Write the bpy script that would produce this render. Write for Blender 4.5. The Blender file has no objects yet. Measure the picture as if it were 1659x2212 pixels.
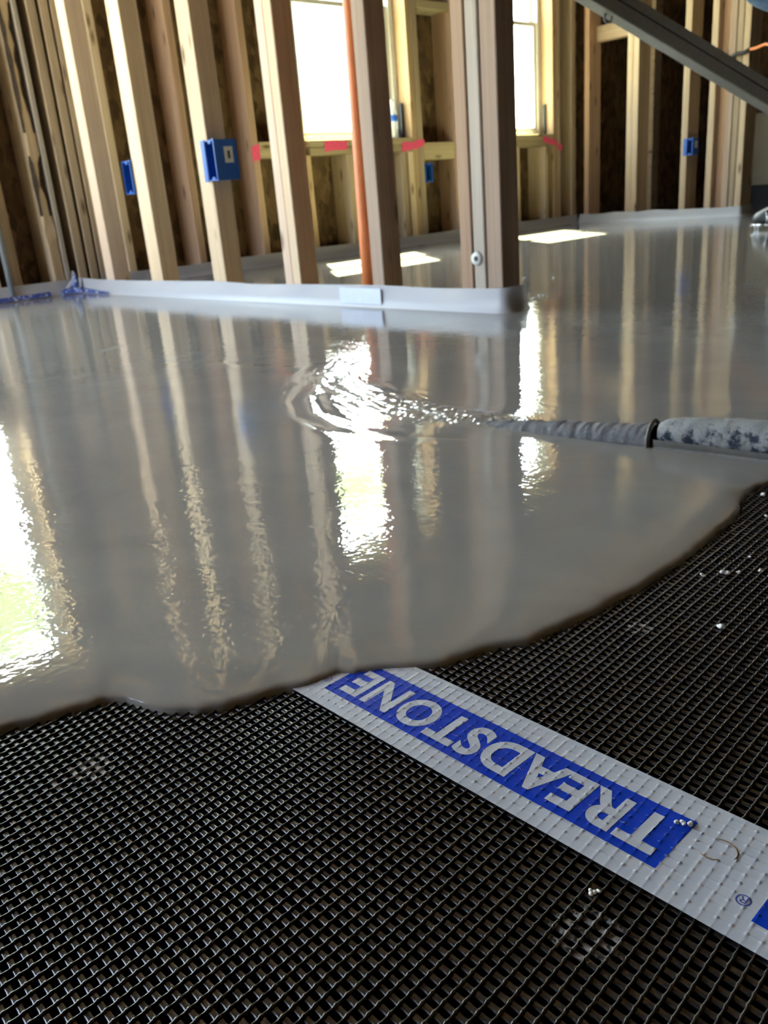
import bpy, bmesh, math, random
import numpy as np
from mathutils import Matrix, Vector

scene = bpy.context.scene
COL = scene.collection
random.seed(7)
PI = math.pi

# ------------------------------------------------------------------ camera
cd = bpy.data.cameras.new('camera')
cam = bpy.data.objects.new('camera', cd)
COL.objects.link(cam)
RT = (0.6852124, 0.7240289, -0.0791594)
UP = (-0.2023045, 0.2936046, 0.9342747)
FW = (-0.6996834, 0.6241623, -0.3476558)
cam.matrix_world = Matrix(((RT[0], UP[0], -FW[0], 0.0), (RT[1], UP[1], -FW[1], 0.0),
                           (RT[2], UP[2], -FW[2], 0.28), (0, 0, 0, 1)))
cd.sensor_fit = 'VERTICAL'
cd.sensor_height = 36.0
cd.lens = 1833.0 / 2212.0 * 36.0
cd.clip_start = 0.01
cd.clip_end = 300
cd.dof.use_dof = True
cd.dof.focus_distance = 0.40
cd.dof.aperture_fstop = 22.0
scene.camera = cam

# ------------------------------------------------------------------ sky, sun, exposure
SUN = Vector((0.66, -0.465, -1.0)).normalized()
world = bpy.data.worlds.new('sky')
scene.world = world
world.use_nodes = True
wn = world.node_tree.nodes
wl = world.node_tree.links
wn.clear()
wo = wn.new('ShaderNodeOutputWorld')
wb = wn.new('ShaderNodeBackground')
ws = wn.new('ShaderNodeTexSky')
ws.sky_type = 'NISHITA'
ws.sun_disc = False
ws.sun_elevation = math.asin(-SUN.z)
ws.sun_rotation = math.atan2(-SUN.x, -SUN.y)
ws.air_density = 1.0
ws.dust_density = 3.0
ws.ozone_density = 1.0
wh = wn.new('ShaderNodeHueSaturation')          # hazy sky: paler than the clear-air model
wh.inputs['Saturation'].default_value = 0.75
wl.new(ws.outputs[0], wh.inputs['Color'])
wl.new(wh.outputs[0], wb.inputs[0])
wb.inputs[1].default_value = 0.22
wl.new(wb.outputs[0], wo.inputs[0])

sd = bpy.data.lights.new('sun', 'SUN')
sd.energy = 11.0
sd.angle = 0.0093
sd.color = (1.0, 0.97, 0.62)
so = bpy.data.objects.new('sun', sd)
COL.objects.link(so)
so.rotation_euler = SUN.to_track_quat('-Z', 'Y').to_euler()
so.location = (-8, 6, 12)

def portal(name, loc, direction, sx, sy):
    """daylight sampling aid in an opening (emits nothing itself)"""
    d = bpy.data.lights.new(name, 'AREA')
    d.shape = 'RECTANGLE'
    d.size = sx
    d.size_y = sy
    d.cycles.is_portal = True
    o = bpy.data.objects.new(name, d)
    COL.objects.link(o)
    o.location = loc
    o.rotation_euler = Vector(direction).to_track_quat('-Z', 'Y').to_euler()

portal('portal', (-3.80, 3.29, 1.17), (1, 0, 0), 0.72, 1.14)
portal('portal', (-3.80, 4.63, 1.17), (1, 0, 0), 0.66, 1.14)
portal('portal', (-3.80, 0.77, 1.10), (1, 0, 0), 0.95, 1.25)
portal('portal', (-3.80, -0.28, 1.10), (1, 0, 0), 0.95, 1.25)
portal('portal', (-2.875, -1.92, 1.22), (0, 1, 0), 1.25, 2.45)

vs = scene.view_settings
scene.display_settings.display_device = 'sRGB'
vs.view_transform = 'Standard'
vs.look = 'None'
vs.exposure = 4.45
vs.gamma = 1.0
vs.use_curve_mapping = False

# ------------------------------------------------------------------ helpers
def wpos(o):
    p = Vector((0, 0, 0))
    while o is not None:
        p += o.location
        o = o.parent
    return p

def tag(o, label=None, cat=None, group=None, kind=None):
    if label: o['label'] = label
    if cat: o['category'] = cat
    if group: o['group'] = group
    if kind: o['kind'] = kind
    return o

def empty(name, loc=(0, 0, 0), parent=None, **k):
    o = bpy.data.objects.new(name, None)
    o.empty_display_size = 0.05
    COL.objects.link(o)
    o.location = loc
    if parent: o.parent = parent
    return tag(o, **k)

class MB:
    def __init__(s):
        s.v = []; s.f = []; s.m = []
    def add(s, v, f, m=0):
        b = len(s.v)
        s.v += [tuple(p) for p in v]
        s.f += [tuple(i + b for i in q) for q in f]
        s.m += [m] * len(f)
        return s
    def box(s, x0, x1, y0, y1, z0, z1, c=0.0, m=0):
        if c <= 0:
            v = [(x, y, z) for z in (z0, z1) for x, y in ((x0, y0), (x1, y0), (x1, y1), (x0, y1))]
            return s.add(v, [(3, 2, 1, 0), (4, 5, 6, 7), (0, 1, 5, 4), (1, 2, 6, 5), (2, 3, 7, 6), (3, 0, 4, 7)], m)
        bm = bmesh.new()
        r = bmesh.ops.create_cube(bm, size=1)
        for q in bm.verts:
            q.co = Vector(((x0 + x1) / 2 + q.co.x * (x1 - x0), (y0 + y1) / 2 + q.co.y * (y1 - y0), (z0 + z1) / 2 + q.co.z * (z1 - z0)))
        bmesh.ops.bevel(bm, geom=bm.edges[:], offset=c, segments=1, affect='EDGES')
        bm.verts.index_update()
        s.add([q.co for q in bm.verts], [[q.index for q in f.verts] for f in bm.faces], m)
        bm.free()
        return s
    def tube(s, pts, r, n=10, cap=True, m=0, fl=1.0, up=(0, 0, 1)):
        pts = [Vector(p) for p in pts]
        k = len(pts)
        rs = r if isinstance(r, (list, tuple)) else [r] * k
        V = []; F = []
        for i, p in enumerate(pts):
            t = (pts[min(i + 1, k - 1)] - pts[max(i - 1, 0)]).normalized()
            u = Vector(up)
            if abs(t.dot(u)) > 0.95: u = Vector((1, 0, 0))
            a = t.cross(u).normalized(); b = a.cross(t).normalized()
            for j in range(n):
                w = 2 * PI * j / n
                V.append(p + (a * math.cos(w) + b * math.sin(w) * fl) * rs[i])
        for i in range(k - 1):
            for j in range(n):
                F.append((i * n + j, i * n + (j + 1) % n, (i + 1) * n + (j + 1) % n, (i + 1) * n + j))
        if cap:
            F.append(tuple(range(n))[::-1]); F.append(tuple(range((k - 1) * n, k * n)))
        return s.add(V, F, m)
    def build(s, name, mats, parent=None, smooth=False, **k):
        me = bpy.data.meshes.new(name)
        off = wpos(parent) if parent else Vector((0, 0, 0))
        me.from_pydata([(p[0] - off.x, p[1] - off.y, p[2] - off.z) for p in s.v], [], s.f)
        mats = mats if isinstance(mats, (list, tuple)) else [mats]
        for mt in mats: me.materials.append(mt)
        if len(mats) > 1: me.polygons.foreach_set('material_index', s.m)
        if smooth: me.polygons.foreach_set('use_smooth', [True] * len(s.f))
        me.update()
        o = bpy.data.objects.new(name, me)
        COL.objects.link(o)
        if parent: o.parent = parent
        return tag(o, **k)

def rebase(o):
    """move a top-level mesh's origin to the base of its bounding box"""
    me = o.data
    n = len(me.vertices)
    a = np.empty(n * 3); me.vertices.foreach_get('co', a); a = a.reshape(-1, 3)
    c = np.array([(a[:, 0].min() + a[:, 0].max()) / 2, (a[:, 1].min() + a[:, 1].max()) / 2, a[:, 2].min()])
    a -= c
    me.vertices.foreach_set('co', a.ravel()); me.update()
    o.location = Vector(o.location) + Vector(c)
    return o

def grid_mesh(name, P, mats, parent=None, smooth=True, **k):
    """P: (rows, cols, 3) array"""
    R, C_ = P.shape[:2]
    off = np.array(wpos(parent)) if parent else np.zeros(3)
    me = bpy.data.meshes.new(name)
    idx = np.arange(R * C_).reshape(R, C_)
    q = np.stack([idx[:-1, :-1], idx[:-1, 1:], idx[1:, 1:], idx[1:, :-1]], -1).reshape(-1, 4)
    me.vertices.add(R * C_)
    me.vertices.foreach_set('co', (P.reshape(-1, 3) - off).astype(np.float32).ravel())
    me.loops.add(q.size)
    me.loops.foreach_set('vertex_index', q.astype(np.int32).ravel())
    me.polygons.add(len(q))
    me.polygons.foreach_set('loop_start', np.arange(0, q.size, 4, dtype=np.int32))
    me.update(calc_edges=True)
    me.validate()
    if smooth: me.polygons.foreach_set('use_smooth', [True] * len(me.polygons))
    for mt in (mats if isinstance(mats, (list, tuple)) else [mats]): me.materials.append(mt)
    o = bpy.data.objects.new(name, me)
    COL.objects.link(o)
    if parent: o.parent = parent
    return tag(o, **k)

def vnoise(x, y, seed=0):
    xi = np.floor(x).astype(np.int64); yi = np.floor(y).astype(np.int64)
    fx = x - xi; fy = y - yi
    fx = fx * fx * (3 - 2 * fx); fy = fy * fy * (3 - 2 * fy)
    def hsh(a, b):
        n = (a * 374761393 + b * 668265263 + seed * 974711) & 0x7fffffff
        n = ((n ^ (n >> 13)) * 1274126177) & 0x7fffffff
        n = n ^ (n >> 16)
        return (n & 0xffff) / 65535.0 * 2 - 1
    return ((hsh(xi, yi) * (1 - fx) + hsh(xi + 1, yi) * fx) * (1 - fy)
            + (hsh(xi, yi + 1) * (1 - fx) + hsh(xi + 1, yi + 1) * fx) * fy)

def polydist(x, y, pts):
    """distance to a polyline and the fraction along it"""
    best = np.full(x.shape, 1e9); par = np.zeros(x.shape); side = np.zeros(x.shape)
    n = len(pts) - 1
    for i in range(n):
        ax, ay = pts[i]; bx, by = pts[i + 1]
        dx, dy = bx - ax, by - ay
        t = np.clip(((x - ax) * dx + (y - ay) * dy) / (dx * dx + dy * dy), 0, 1)
        ex, ey = x - ax - t * dx, y - ay - t * dy
        d = np.hypot(ex, ey)
        m = d < best
        best = np.where(m, d, best); par = np.where(m, (i + t) / n, par)
        side = np.where(m, np.sign(dx * ey - dy * ex), side)
    return best, par, side

# ------------------------------------------------------------------ materials
def mat(name):
    m = bpy.data.materials.new(name)
    m.use_nodes = True
    nt = m.node_tree
    return m, nt, nt.nodes, nt.links, nt.nodes['Principled BSDF']

def setp(b, **k):
    nm = {'color': 'Base Color', 'rough': 'Roughness', 'metal': 'Metallic', 'ior': 'IOR', 'spec': 'Specular IOR Level',
          'trans': 'Transmission Weight', 'coat': 'Coat Weight', 'alpha': 'Alpha', 'sss': 'Subsurface Weight'}
    for a, v in k.items():
        if a == 'color' and len(v) == 3: v = (*v, 1)
        b.inputs[nm[a]].default_value = v

def plain(name, color, rough=0.5, metal=0.0, var=0.12, scale=30.0, bump=0.0, **k):
    m, nt, N, L, b = mat(name)
    setp(b, rough=rough, metal=metal, **k)
    tc = N.new('ShaderNodeTexCoord')
    nz = N.new('ShaderNodeTexNoise'); nz.inputs['Scale'].default_value = scale; nz.inputs['Detail'].default_value = 4
    L.new(tc.outputs['Object'], nz.inputs['Vector'])
    r = N.new('ShaderNodeValToRGB')
    r.color_ramp.elements[0].position = 0.3; r.color_ramp.elements[1].position = 0.7
    r.color_ramp.elements[0].color = (*[c * (1 - var) for c in color], 1)
    r.color_ramp.elements[1].color = (*[min(1, c * (1 + var)) for c in color], 1)
    L.new(nz.outputs[0], r.inputs[0]); L.new(r.outputs[0], b.inputs['Base Color'])
    if bump:
        bp = N.new('ShaderNodeBump'); bp.inputs['Distance'].default_value = bump
        L.new(nz.outputs[0], bp.inputs['Height']); L.new(bp.outputs[0], b.inputs['Normal'])
    return m

def wood(name, c0, c1, knots=True, axis='Z', red=0.0):
    m, nt, N, L, b = mat(name)
    setp(b, rough=0.7, spec=0.25)
    tc = N.new('ShaderNodeTexCoord'); oi = N.new('ShaderNodeObjectInfo')
    cmb = N.new('ShaderNodeVectorMath'); cmb.operation = 'SCALE'
    cmb.inputs[0].default_value = (13.1, 7.7, 31.3)
    L.new(oi.outputs['Random'], cmb.inputs['Scale'])
    ad = N.new('ShaderNodeVectorMath'); ad.operation = 'ADD'
    L.new(tc.outputs['Object'], ad.inputs[0]); L.new(cmb.outputs[0], ad.inputs[1])
    mp = N.new('ShaderNodeMapping')
    mp.inputs['Scale'].default_value = {'Z': (90, 90, 2.2), 'X': (2.2, 90, 90), 'Y': (90, 2.2, 90)}[axis]
    L.new(ad.outputs[0], mp.inputs['Vector'])
    g = N.new('ShaderNodeTexNoise'); g.inputs['Scale'].default_value = 1.0; g.inputs['Detail'].default_value = 5; g.inputs['Distortion'].default_value = 0.4
    L.new(mp.outputs[0], g.inputs['Vector'])
    mp2 = N.new('ShaderNodeMapping')
    mp2.inputs['Scale'].default_value = {'Z': (22, 22, 0.8), 'X': (0.8, 22, 22), 'Y': (22, 0.8, 22)}[axis]
    L.new(ad.outputs[0], mp2.inputs['Vector'])
    g2 = N.new('ShaderNodeTexNoise'); g2.inputs['Scale'].default_value = 1.0; g2.inputs['Detail'].default_value = 2
    L.new(mp2.outputs[0], g2.inputs['Vector'])
    r = N.new('ShaderNodeValToRGB')
    r.color_ramp.elements[0].position = 0.32; r.color_ramp.elements[1].position = 0.62
    r.color_ramp.elements[0].color = (*c0, 1); r.color_ramp.elements[1].color = (*c1, 1)
    mx = N.new('ShaderNodeMath'); mx.operation = 'MULTIPLY_ADD'; mx.inputs[1].default_value = 0.55
    m2 = N.new('ShaderNodeMath'); m2.operation = 'MULTIPLY'; m2.inputs[1].default_value = 0.45
    L.new(g2.outputs[0], m2.inputs[0]); L.new(g.outputs[0], mx.inputs[0]); L.new(m2.outputs[0], mx.inputs[2])
    L.new(mx.outputs[0], r.inputs[0])
    hs = N.new('ShaderNodeHueSaturation')
    mr = N.new('ShaderNodeMapRange'); mr.inputs['To Min'].default_value = 0.82; mr.inputs['To Max'].default_value = 1.15
    L.new(oi.outputs['Random'], mr.inputs['Value']); L.new(mr.outputs[0], hs.inputs['Value'])
    hs.inputs['Saturation'].default_value = 0.80
    L.new(r.outputs[0], hs.inputs['Color'])
    last = hs.outputs[0]
    if knots:
        mp3 = N.new('ShaderNodeMapping')
        mp3.inputs['Scale'].default_value = {'Z': (14, 14, 4.2), 'X': (4.2, 14, 14), 'Y': (14, 4.2, 14)}[axis]
        L.new(ad.outputs[0], mp3.inputs['Vector'])
        vo = N.new('ShaderNodeTexVoronoi'); vo.inputs['Scale'].default_value = 1.0; vo.inputs['Randomness'].default_value = 1.0
        L.new(mp3.outputs[0], vo.inputs['Vector'])
        kr = N.new('ShaderNodeValToRGB')
        kr.color_ramp.elements[0].position = 0.05; kr.color_ramp.elements[1].position = 0.17
        kr.color_ramp.elements[0].color = (0.16, 0.10, 0.06, 1); kr.color_ramp.elements[1].color = (1, 1, 1, 1)
        L.new(vo.outputs['Distance'], kr.inputs[0])
        mu = N.new('ShaderNodeMixRGB'); mu.blend_type = 'MULTIPLY'; mu.inputs[0].default_value = 0.85
        L.new(last, mu.inputs[1]); L.new(kr.outputs[0], mu.inputs[2]); last = mu.outputs[0]
    L.new(last, b.inputs['Base Color'])
    bp = N.new('ShaderNodeBump'); bp.inputs['Distance'].default_value = 0.0008; bp.inputs['Strength'].default_value = 0.5
    L.new(g.outputs[0], bp.inputs['Height']); L.new(bp.outputs[0], b.inputs['Normal'])
    return m

M = {}
M['stud'] = wood('spruce_stud', (0.46, 0.30, 0.145), (0.61, 0.44, 0.25))
M['stud_pink'] = wood('pinkish_fir_stud', (0.48, 0.305, 0.18), (0.63, 0.45, 0.30))
M['stud_red'] = wood('reddish_fir_stud', (0.33, 0.17, 0.08), (0.45, 0.26, 0.13))
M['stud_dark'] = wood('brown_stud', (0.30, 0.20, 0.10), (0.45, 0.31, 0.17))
M['stud_grey'] = wood('weathered_grey_stud', (0.36, 0.29, 0.22), (0.50, 0.42, 0.33))
M['plate_x'] = wood('plate_wood', (0.45, 0.31, 0.15), (0.60, 0.44, 0.24), axis='X')
M['plate_y'] = wood('sill_wood', (0.30, 0.21, 0.085), (0.42, 0.31, 0.14), axis='Y')
M['jamb'] = wood('warm_lit_jamb_stud', (0.34, 0.19, 0.065), (0.48, 0.29, 0.11))  # warm window light on the jambs is put into the wood colour
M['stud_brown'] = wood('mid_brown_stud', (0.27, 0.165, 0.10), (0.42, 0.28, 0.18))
M['block_x'] = wood('shade_toned_blocking', (0.22, 0.14, 0.07), (0.33, 0.22, 0.12), axis='X')  # wood darkened so the blocking looks shaded in the wall recess
M['bark'] = plain('bark', (0.05, 0.032, 0.02), 0.9, var=0.5, scale=80)

def osb_mat():
    m, nt, N, L, b = mat('strand_board')
    setp(b, rough=0.75, spec=0.2)
    g = N.new('ShaderNodeNewGeometry')
    vo = N.new('ShaderNodeTexVoronoi'); vo.inputs['Scale'].default_value = 38; vo.distance = 'CHEBYCHEV'
    mp = N.new('ShaderNodeMapping'); mp.inputs['Scale'].default_value = (1, 0.9, 0.45); mp.inputs['Rotation'].default_value = (0.5, 0.2, 0.3)
    L.new(g.outputs['Position'], mp.inputs['Vector']); L.new(mp.outputs[0], vo.inputs['Vector'])
    r = N.new('ShaderNodeValToRGB')
    r.color_ramp.elements[0].color = (0.06, 0.035, 0.016, 1); r.color_ramp.elements[1].color = (0.19, 0.115, 0.055, 1)
    sp = N.new('ShaderNodeSeparateColor'); L.new(vo.outputs['Color'], sp.inputs[0])
    L.new(sp.outputs[0], r.inputs[0]); L.new(r.outputs[0], b.inputs['Base Color'])
    bp = N.new('ShaderNodeBump'); bp.inputs['Distance'].default_value = 0.001
    L.new(sp.outputs[1], bp.inputs['Height']); L.new(bp.outputs[0], b.inputs['Normal'])
    return m
M['osb'] = osb_mat()

def slurry_mat():
    m, nt, N, L, b = mat('wet_grey_screed')
    setp(b, rough=0.02, ior=1.5, spec=0.5)
    g = N.new('ShaderNodeNewGeometry')
    n1 = N.new('ShaderNodeTexNoise'); n1.inputs['Scale'].default_value = 6; n1.inputs['Detail'].default_value = 6; n1.inputs['Distortion'].default_value = 1.5
    L.new(g.outputs['Position'], n1.inputs['Vector'])
    r = N.new('ShaderNodeValToRGB')
    r.color_ramp.elements[0].position = 0.3; r.color_ramp.elements[1].position = 0.72
    r.color_ramp.elements[0].color = (0.245, 0.235, 0.215, 1); r.color_ramp.elements[1].color = (0.285, 0.274, 0.251, 1)
    L.new(n1.outputs[0], r.inputs[0])
    at = N.new('ShaderNodeAttribute'); at.attribute_name = 'foam'
    fm = N.new('ShaderNodeMixRGB'); fm.inputs[2].default_value = (0.40, 0.385, 0.35, 1)
    L.new(at.outputs['Fac'], fm.inputs[0]); L.new(r.outputs[0], fm.inputs[1]); L.new(fm.outputs[0], b.inputs['Base Color'])
    fr = N.new('ShaderNodeMapRange'); fr.inputs['To Min'].default_value = 0.02; fr.inputs['To Max'].default_value = 0.35
    L.new(at.outputs['Fac'], fr.inputs['Value']); L.new(fr.outputs[0], b.inputs['Roughness'])
    # fine ripples, sand grain
    n2 = N.new('ShaderNodeTexNoise'); n2.inputs['Scale'].default_value = 165; n2.inputs['Detail'].default_value = 1.0; n2.inputs['Roughness'].default_value = 0.5
    L.new(g.outputs['Position'], n2.inputs['Vector'])
    b1 = N.new('ShaderNodeBump'); b1.inputs['Distance'].default_value = 0.00014; b1.inputs['Strength'].default_value = 1.0
    L.new(n2.outputs[0], b1.inputs['Height'])
    n3 = N.new('ShaderNodeTexNoise'); n3.inputs['Scale'].default_value = 38; n3.inputs['Detail'].default_value = 2
    L.new(g.outputs['Position'], n3.inputs['Vector'])
    b2 = N.new('ShaderNodeBump'); b2.inputs['Distance'].default_value = 0.00030; b2.inputs['Strength'].default_value = 1.0
    L.new(n3.outputs[0], b2.inputs['Height']); L.new(b1.outputs[0], b2.inputs['Normal'])
    L.new(b2.outputs[0], b.inputs['Normal'])
    return m
M['slurry'] = slurry_mat()

def mat_plastic():
    m, nt, N, L, b = mat('black_mesh_plastic')
    setp(b, rough=0.22, ior=1.5, spec=0.6)
    g = N.new('ShaderNodeNewGeometry')
    n1 = N.new('ShaderNodeTexNoise'); n1.inputs['Scale'].default_value = 350; n1.inputs['Detail'].default_value = 4
    L.new(g.outputs['Position'], n1.inputs['Vector'])
    base = None
    # dried splashes of plaster: (centre, inner radius, outer radius, strength)
    prev = None
    for (cx, cy, r0, r1, st) in ((-0.1505, 0.2255, 0.0075, 0.0155, 0.4), (-0.4165, 0.137, 0.0, 0.014, 1.0), (-0.419, 0.1165, 0.0, 0.006, 0.8), (-0.268, 0.462, 0.0, 0.010, 0.5)):
        d = N.new('ShaderNodeVectorMath'); d.operation = 'DISTANCE'
        d.inputs[1].default_value = (cx, cy, -0.0065)
        L.new(g.outputs['Position'], d.inputs[0])
        ad = N.new('ShaderNodeMath'); ad.operation = 'MULTIPLY_ADD'; ad.inputs[1].default_value = 0.016; 
        L.new(n1.outputs[0], ad.inputs[0]); L.new(d.outputs['Value'], ad.inputs[2])
        mr = N.new('ShaderNodeMapRange'); mr.interpolation_type = 'SMOOTHSTEP'
        mr.inputs['From Min'].default_value = r1 + 0.008; mr.inputs['From Max'].default_value = r1 + 0.006
        mr.inputs['To Max'].default_value = st
        L.new(ad.outputs[0], mr.inputs['Value'])
        cur = mr.outputs[0]
        if r0 > 0:
            mi = N.new('ShaderNodeMapRange'); mi.inputs['From Min'].default_value = r0 + 0.004; mi.inputs['From Max'].default_value = r0 + 0.008
            mi.inputs['To Min'].default_value = 0.25
            L.new(ad.outputs[0], mi.inputs['Value'])
            mm = N.new('ShaderNodeMath'); mm.operation = 'MULTIPLY'
            L.new(cur, mm.inputs[0]); L.new(mi.outputs[0], mm.inputs[1]); cur = mm.outputs[0]
        if prev is not None:
            mxx = N.new('ShaderNodeMath'); mxx.operation = 'MAXIMUM'
            L.new(prev, mxx.inputs[0]); L.new(cur, mxx.inputs[1]); cur = mxx.outputs[0]
        prev = cur
    th = N.new('ShaderNodeMath'); th.operation = 'MULTIPLY'
    cr = N.new('ShaderNodeMapRange'); cr.inputs['From Min'].default_value = 0.42; cr.inputs['From Max'].default_value = 0.55
    L.new(n1.outputs[0], cr.inputs['Value']); L.new(cr.outputs[0], th.inputs[0]); L.new(prev, th.inputs[1])
    mix = N.new('ShaderNodeMixRGB')
    mix.inputs[1].default_value = (0.0165, 0.0162, 0.0168, 1); mix.inputs[2].default_value = (0.42, 0.40, 0.37, 1)
    L.new(th.outputs[0], mix.inputs[0]); L.new(mix.outputs[0], b.inputs['Base Color'])
    ro = N.new('ShaderNodeMapRange'); ro.inputs['To Min'].default_value = 0.23; ro.inputs['To Max'].default_value = 0.8
    L.new(th.outputs[0], ro.inputs['Value']); L.new(ro.outputs[0], b.inputs['Roughness'])
    return m
M['plastic'] = mat_plastic()
M['core'] = plain('mat_fabric_black', (0.0015, 0.0015, 0.0018), 0.95, spec=0.02)
M['tape'] = plain('white_tape_film', (0.44, 0.475, 0.54), 0.32, var=0.03, scale=60)
M['blue'] = plain('blue_tape_print', (0.002, 0.036, 0.40), 0.38, var=0.10, scale=120, spec=0.10)
M['letter'] = plain('white_tape_letter', (0.44, 0.475, 0.54), 0.35, var=0.04, scale=80)
M['regmark'] = plain('blue_tape_mark', (0.03, 0.06, 0.28), 0.35)

def film_mat():
    m, nt, N, L, b = mat('frosted_poly_film')
    out = N['Material Output']
    setp(b, color=(0.66, 0.66, 0.68), rough=0.35)
    tl = N.new('ShaderNodeBsdfTranslucent'); tl.inputs[0].default_value = (0.66, 0.66, 0.70, 1)
    tp = N.new('ShaderNodeBsdfTransparent')
    m1 = N.new('ShaderNodeMixShader'); m1.inputs[0].default_value = 0.3
    m2 = N.new('ShaderNodeMixShader'); m2.inputs[0].default_value = 0.18
    L.new(b.outputs[0], m1.inputs[1]); L.new(tl.outputs[0], m1.inputs[2])
    L.new(m1.outputs[0], m2.inputs[1]); L.new(tp.outputs[0], m2.inputs[2])
    L.new(m2.outputs[0], out.inputs[0])
    return m
M['film'] = film_mat()

def glass_mat():
    m, nt, N, L, b = mat('window_glass')
    out = N['Material Output']; N.remove(b)
    tp = N.new('ShaderNodeBsdfTransparent'); tp.inputs[0].default_value = (0.92, 0.97, 0.93, 1)
    gl = N.new('ShaderNodeBsdfGlossy'); gl.inputs['Roughness'].default_value = 0.02
    lw = N.new('ShaderNodeLayerWeight'); lw.inputs[0].default_value = 0.5
    pw = N.new('ShaderNodeMath'); pw.operation = 'POWER'; pw.inputs[1].default_value = 4.0
    L.new(lw.outputs['Facing'], pw.inputs[0])
    fr = N.new('ShaderNodeMath'); fr.operation = 'MULTIPLY_ADD'; fr.inputs[1].default_value = 0.8; fr.inputs[2].default_value = 0.03
    L.new(pw.outputs[0], fr.inputs[0])
    mx = N.new('ShaderNodeMixShader')
    L.new(fr.outputs[0], mx.inputs[0]); L.new(tp.outputs[0], mx.inputs[1]); L.new(gl.outputs[0], mx.inputs[2])
    L.new(mx.outputs[0], out.inputs[0])
    return m
M['glass'] = glass_mat()
M['vinyl'] = plain('white_vinyl', (0.62, 0.62, 0.60), 0.4, var=0.05)
M['orange'] = plain('orange_pipe_plastic', (0.74, 0.23, 0.08), 0.45, var=0.06)
M['box'] = plain('blue_box_plastic', (0.010, 0.085, 0.36), 0.45, var=0.08)
M['box_in'] = plain('blue_box_inside', (0.008, 0.06, 0.28), 0.55, var=0.08)
M['white'] = plain('white_paper', (0.62, 0.62, 0.58), 0.6, var=0.04)
M['ink'] = plain('dark_ink', (0.05, 0.05, 0.05), 0.7)
M['metal'] = plain('grey_painted_metal', (0.30, 0.305, 0.29), 0.5, metal=0.1, var=0.10, scale=160)
M['metal_dark'] = plain('groove_shadow_metal', (0.06, 0.06, 0.06), 0.6, metal=0.2)
M['chrome'] = plain('bright_steel', (0.75, 0.76, 0.78), 0.15, metal=1.0, var=0.05)
M['pink'] = plain('pink_marking_paint', (0.72, 0.07, 0.16), 0.6, var=0.2, scale=90)
M['black'] = plain('black_rubber', (0.015, 0.015, 0.016), 0.45)
M['conduit'] = plain('grey_conduit', (0.30, 0.32, 0.34), 0.45, var=0.1)
M['crumb'] = plain('white_plaster_crumb', (0.72, 0.70, 0.64), 0.85, var=0.12, scale=300)
M['brown'] = plain('brown_fibre', (0.20, 0.12, 0.06), 0.6)
M['drywall'] = plain('beige_board', (0.42, 0.38, 0.29), 0.8, var=0.06, scale=8)
M['sub'] = plain('dark_subfloor', (0.05, 0.04, 0.03), 0.85, var=0.3, scale=10)
M['ground'] = plain('outdoor_ground', (0.34, 0.31, 0.26), 0.9, var=0.15, scale=2)
M['leaf'] = plain('pale_green_leaves', (0.44, 0.50, 0.32), 0.7, var=0.2, scale=3)
M['trunk'] = plain('tree_bark', (0.12, 0.09, 0.06), 0.9, var=0.3, scale=15)
M['foam'] = plain('window_foam', (0.55, 0.45, 0.28), 0.8, var=0.15, scale=60)
M['bottle'] = plain('clear_bottle_plastic', (0.70, 0.74, 0.78), 0.2, var=0.04, trans=0.35)
M['bottle_label'] = plain('blue_bottle_label', (0.03, 0.12, 0.55), 0.4, var=0.1)

# ------------------------------------------------------------------ the shell of the room
UE = -3.6            # inner face of the studs of the exterior wall
XS = -3.74           # inner face of its sheathing
ZC = 2.55            # underside of the ceiling joists
Z0 = -0.030          # subfloor

floor = MB().box(-3.9, 3.7, -1.95, 8.2, -0.07, Z0).build('floor', M['sub'], kind='structure')
rebase(floor)

def stud(parent, x0, x1, y0, y1, z0=0.03, z1=ZC, m='stud', name='stud', c=0.0022, label=None):
    e = [(x0 + x1) / 2, (y0 + y1) / 2, z0]
    b = MB()
    V = []
    for z in (z0, z1):
        V += [(x0 + c, y0, z), (x1 - c, y0, z), (x1, y0 + c, z), (x1, y1 - c, z), (x1 - c, y1, z), (x0 + c, y1, z), (x0, y1 - c, z), (x0, y0 + c, z)]
    F = [tuple(range(8))[::-1], tuple(range(8, 16))] + [(i, (i + 1) % 8, 8 + (i + 1) % 8, 8 + i) for i in range(8)]
    b.add([(p[0] - e[0], p[1] - e[1], p[2] - e[2]) for p in V], F)
    o = b.build(name, M[m])
    o.parent = parent
    o.location = Vector(e) - wpos(parent)
    if label: o['label'] = label
    return o

def panel(parent, x0, x1, y0, y1, z0, z1, m='osb', name='panel'):
    return MB().box(x0, x1, y0, y1, z0, z1, c=0.0015).build(name, M[m], parent)

# --- exterior wall with the windows
wl_ = empty('wall_left', (XS, 1.3, Z0), kind='structure')
TOP = 2.78
WIN = {1: (2.925, 3.655, 0.575, 1.745), 2: (4.275, 4.955, 0.575, 1.745), 3: (0.30, 1.235, 0.49, 1.72), 4: (-0.75, 0.185, 0.49, 1.72)}  # window 4 is unseen, added for light
def sheath(y0, y1, z0, z1): panel(wl_, XS - 0.012, XS, y0 + 0.001, y1 - 0.001, z0 + 0.001, z1 - 0.001)
ys = [-1.86, -0.75, 0.185, 0.30, 1.235, 2.925, 3.655, 4.275, 4.955, 5.40]
for a, b in zip(ys[:-1], ys[1:]):
    w = [v for v in WIN.values() if abs(v[0] - a) < 1e-6]
    if w:
        sheath(a, b, Z0, w[0][2]); sheath(a, b, w[0][3], TOP)
    else:
        sheath(a, b, Z0, 1.22); sheath(a, b, 1.22, TOP)
def ext(y0, y1, m='stud_dark', z0=0.03, z1=ZC, name='stud', **k): return stud(wl_, XS + 0.001, UE, y0, y1, z0, z1, m, name, **k)
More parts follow.
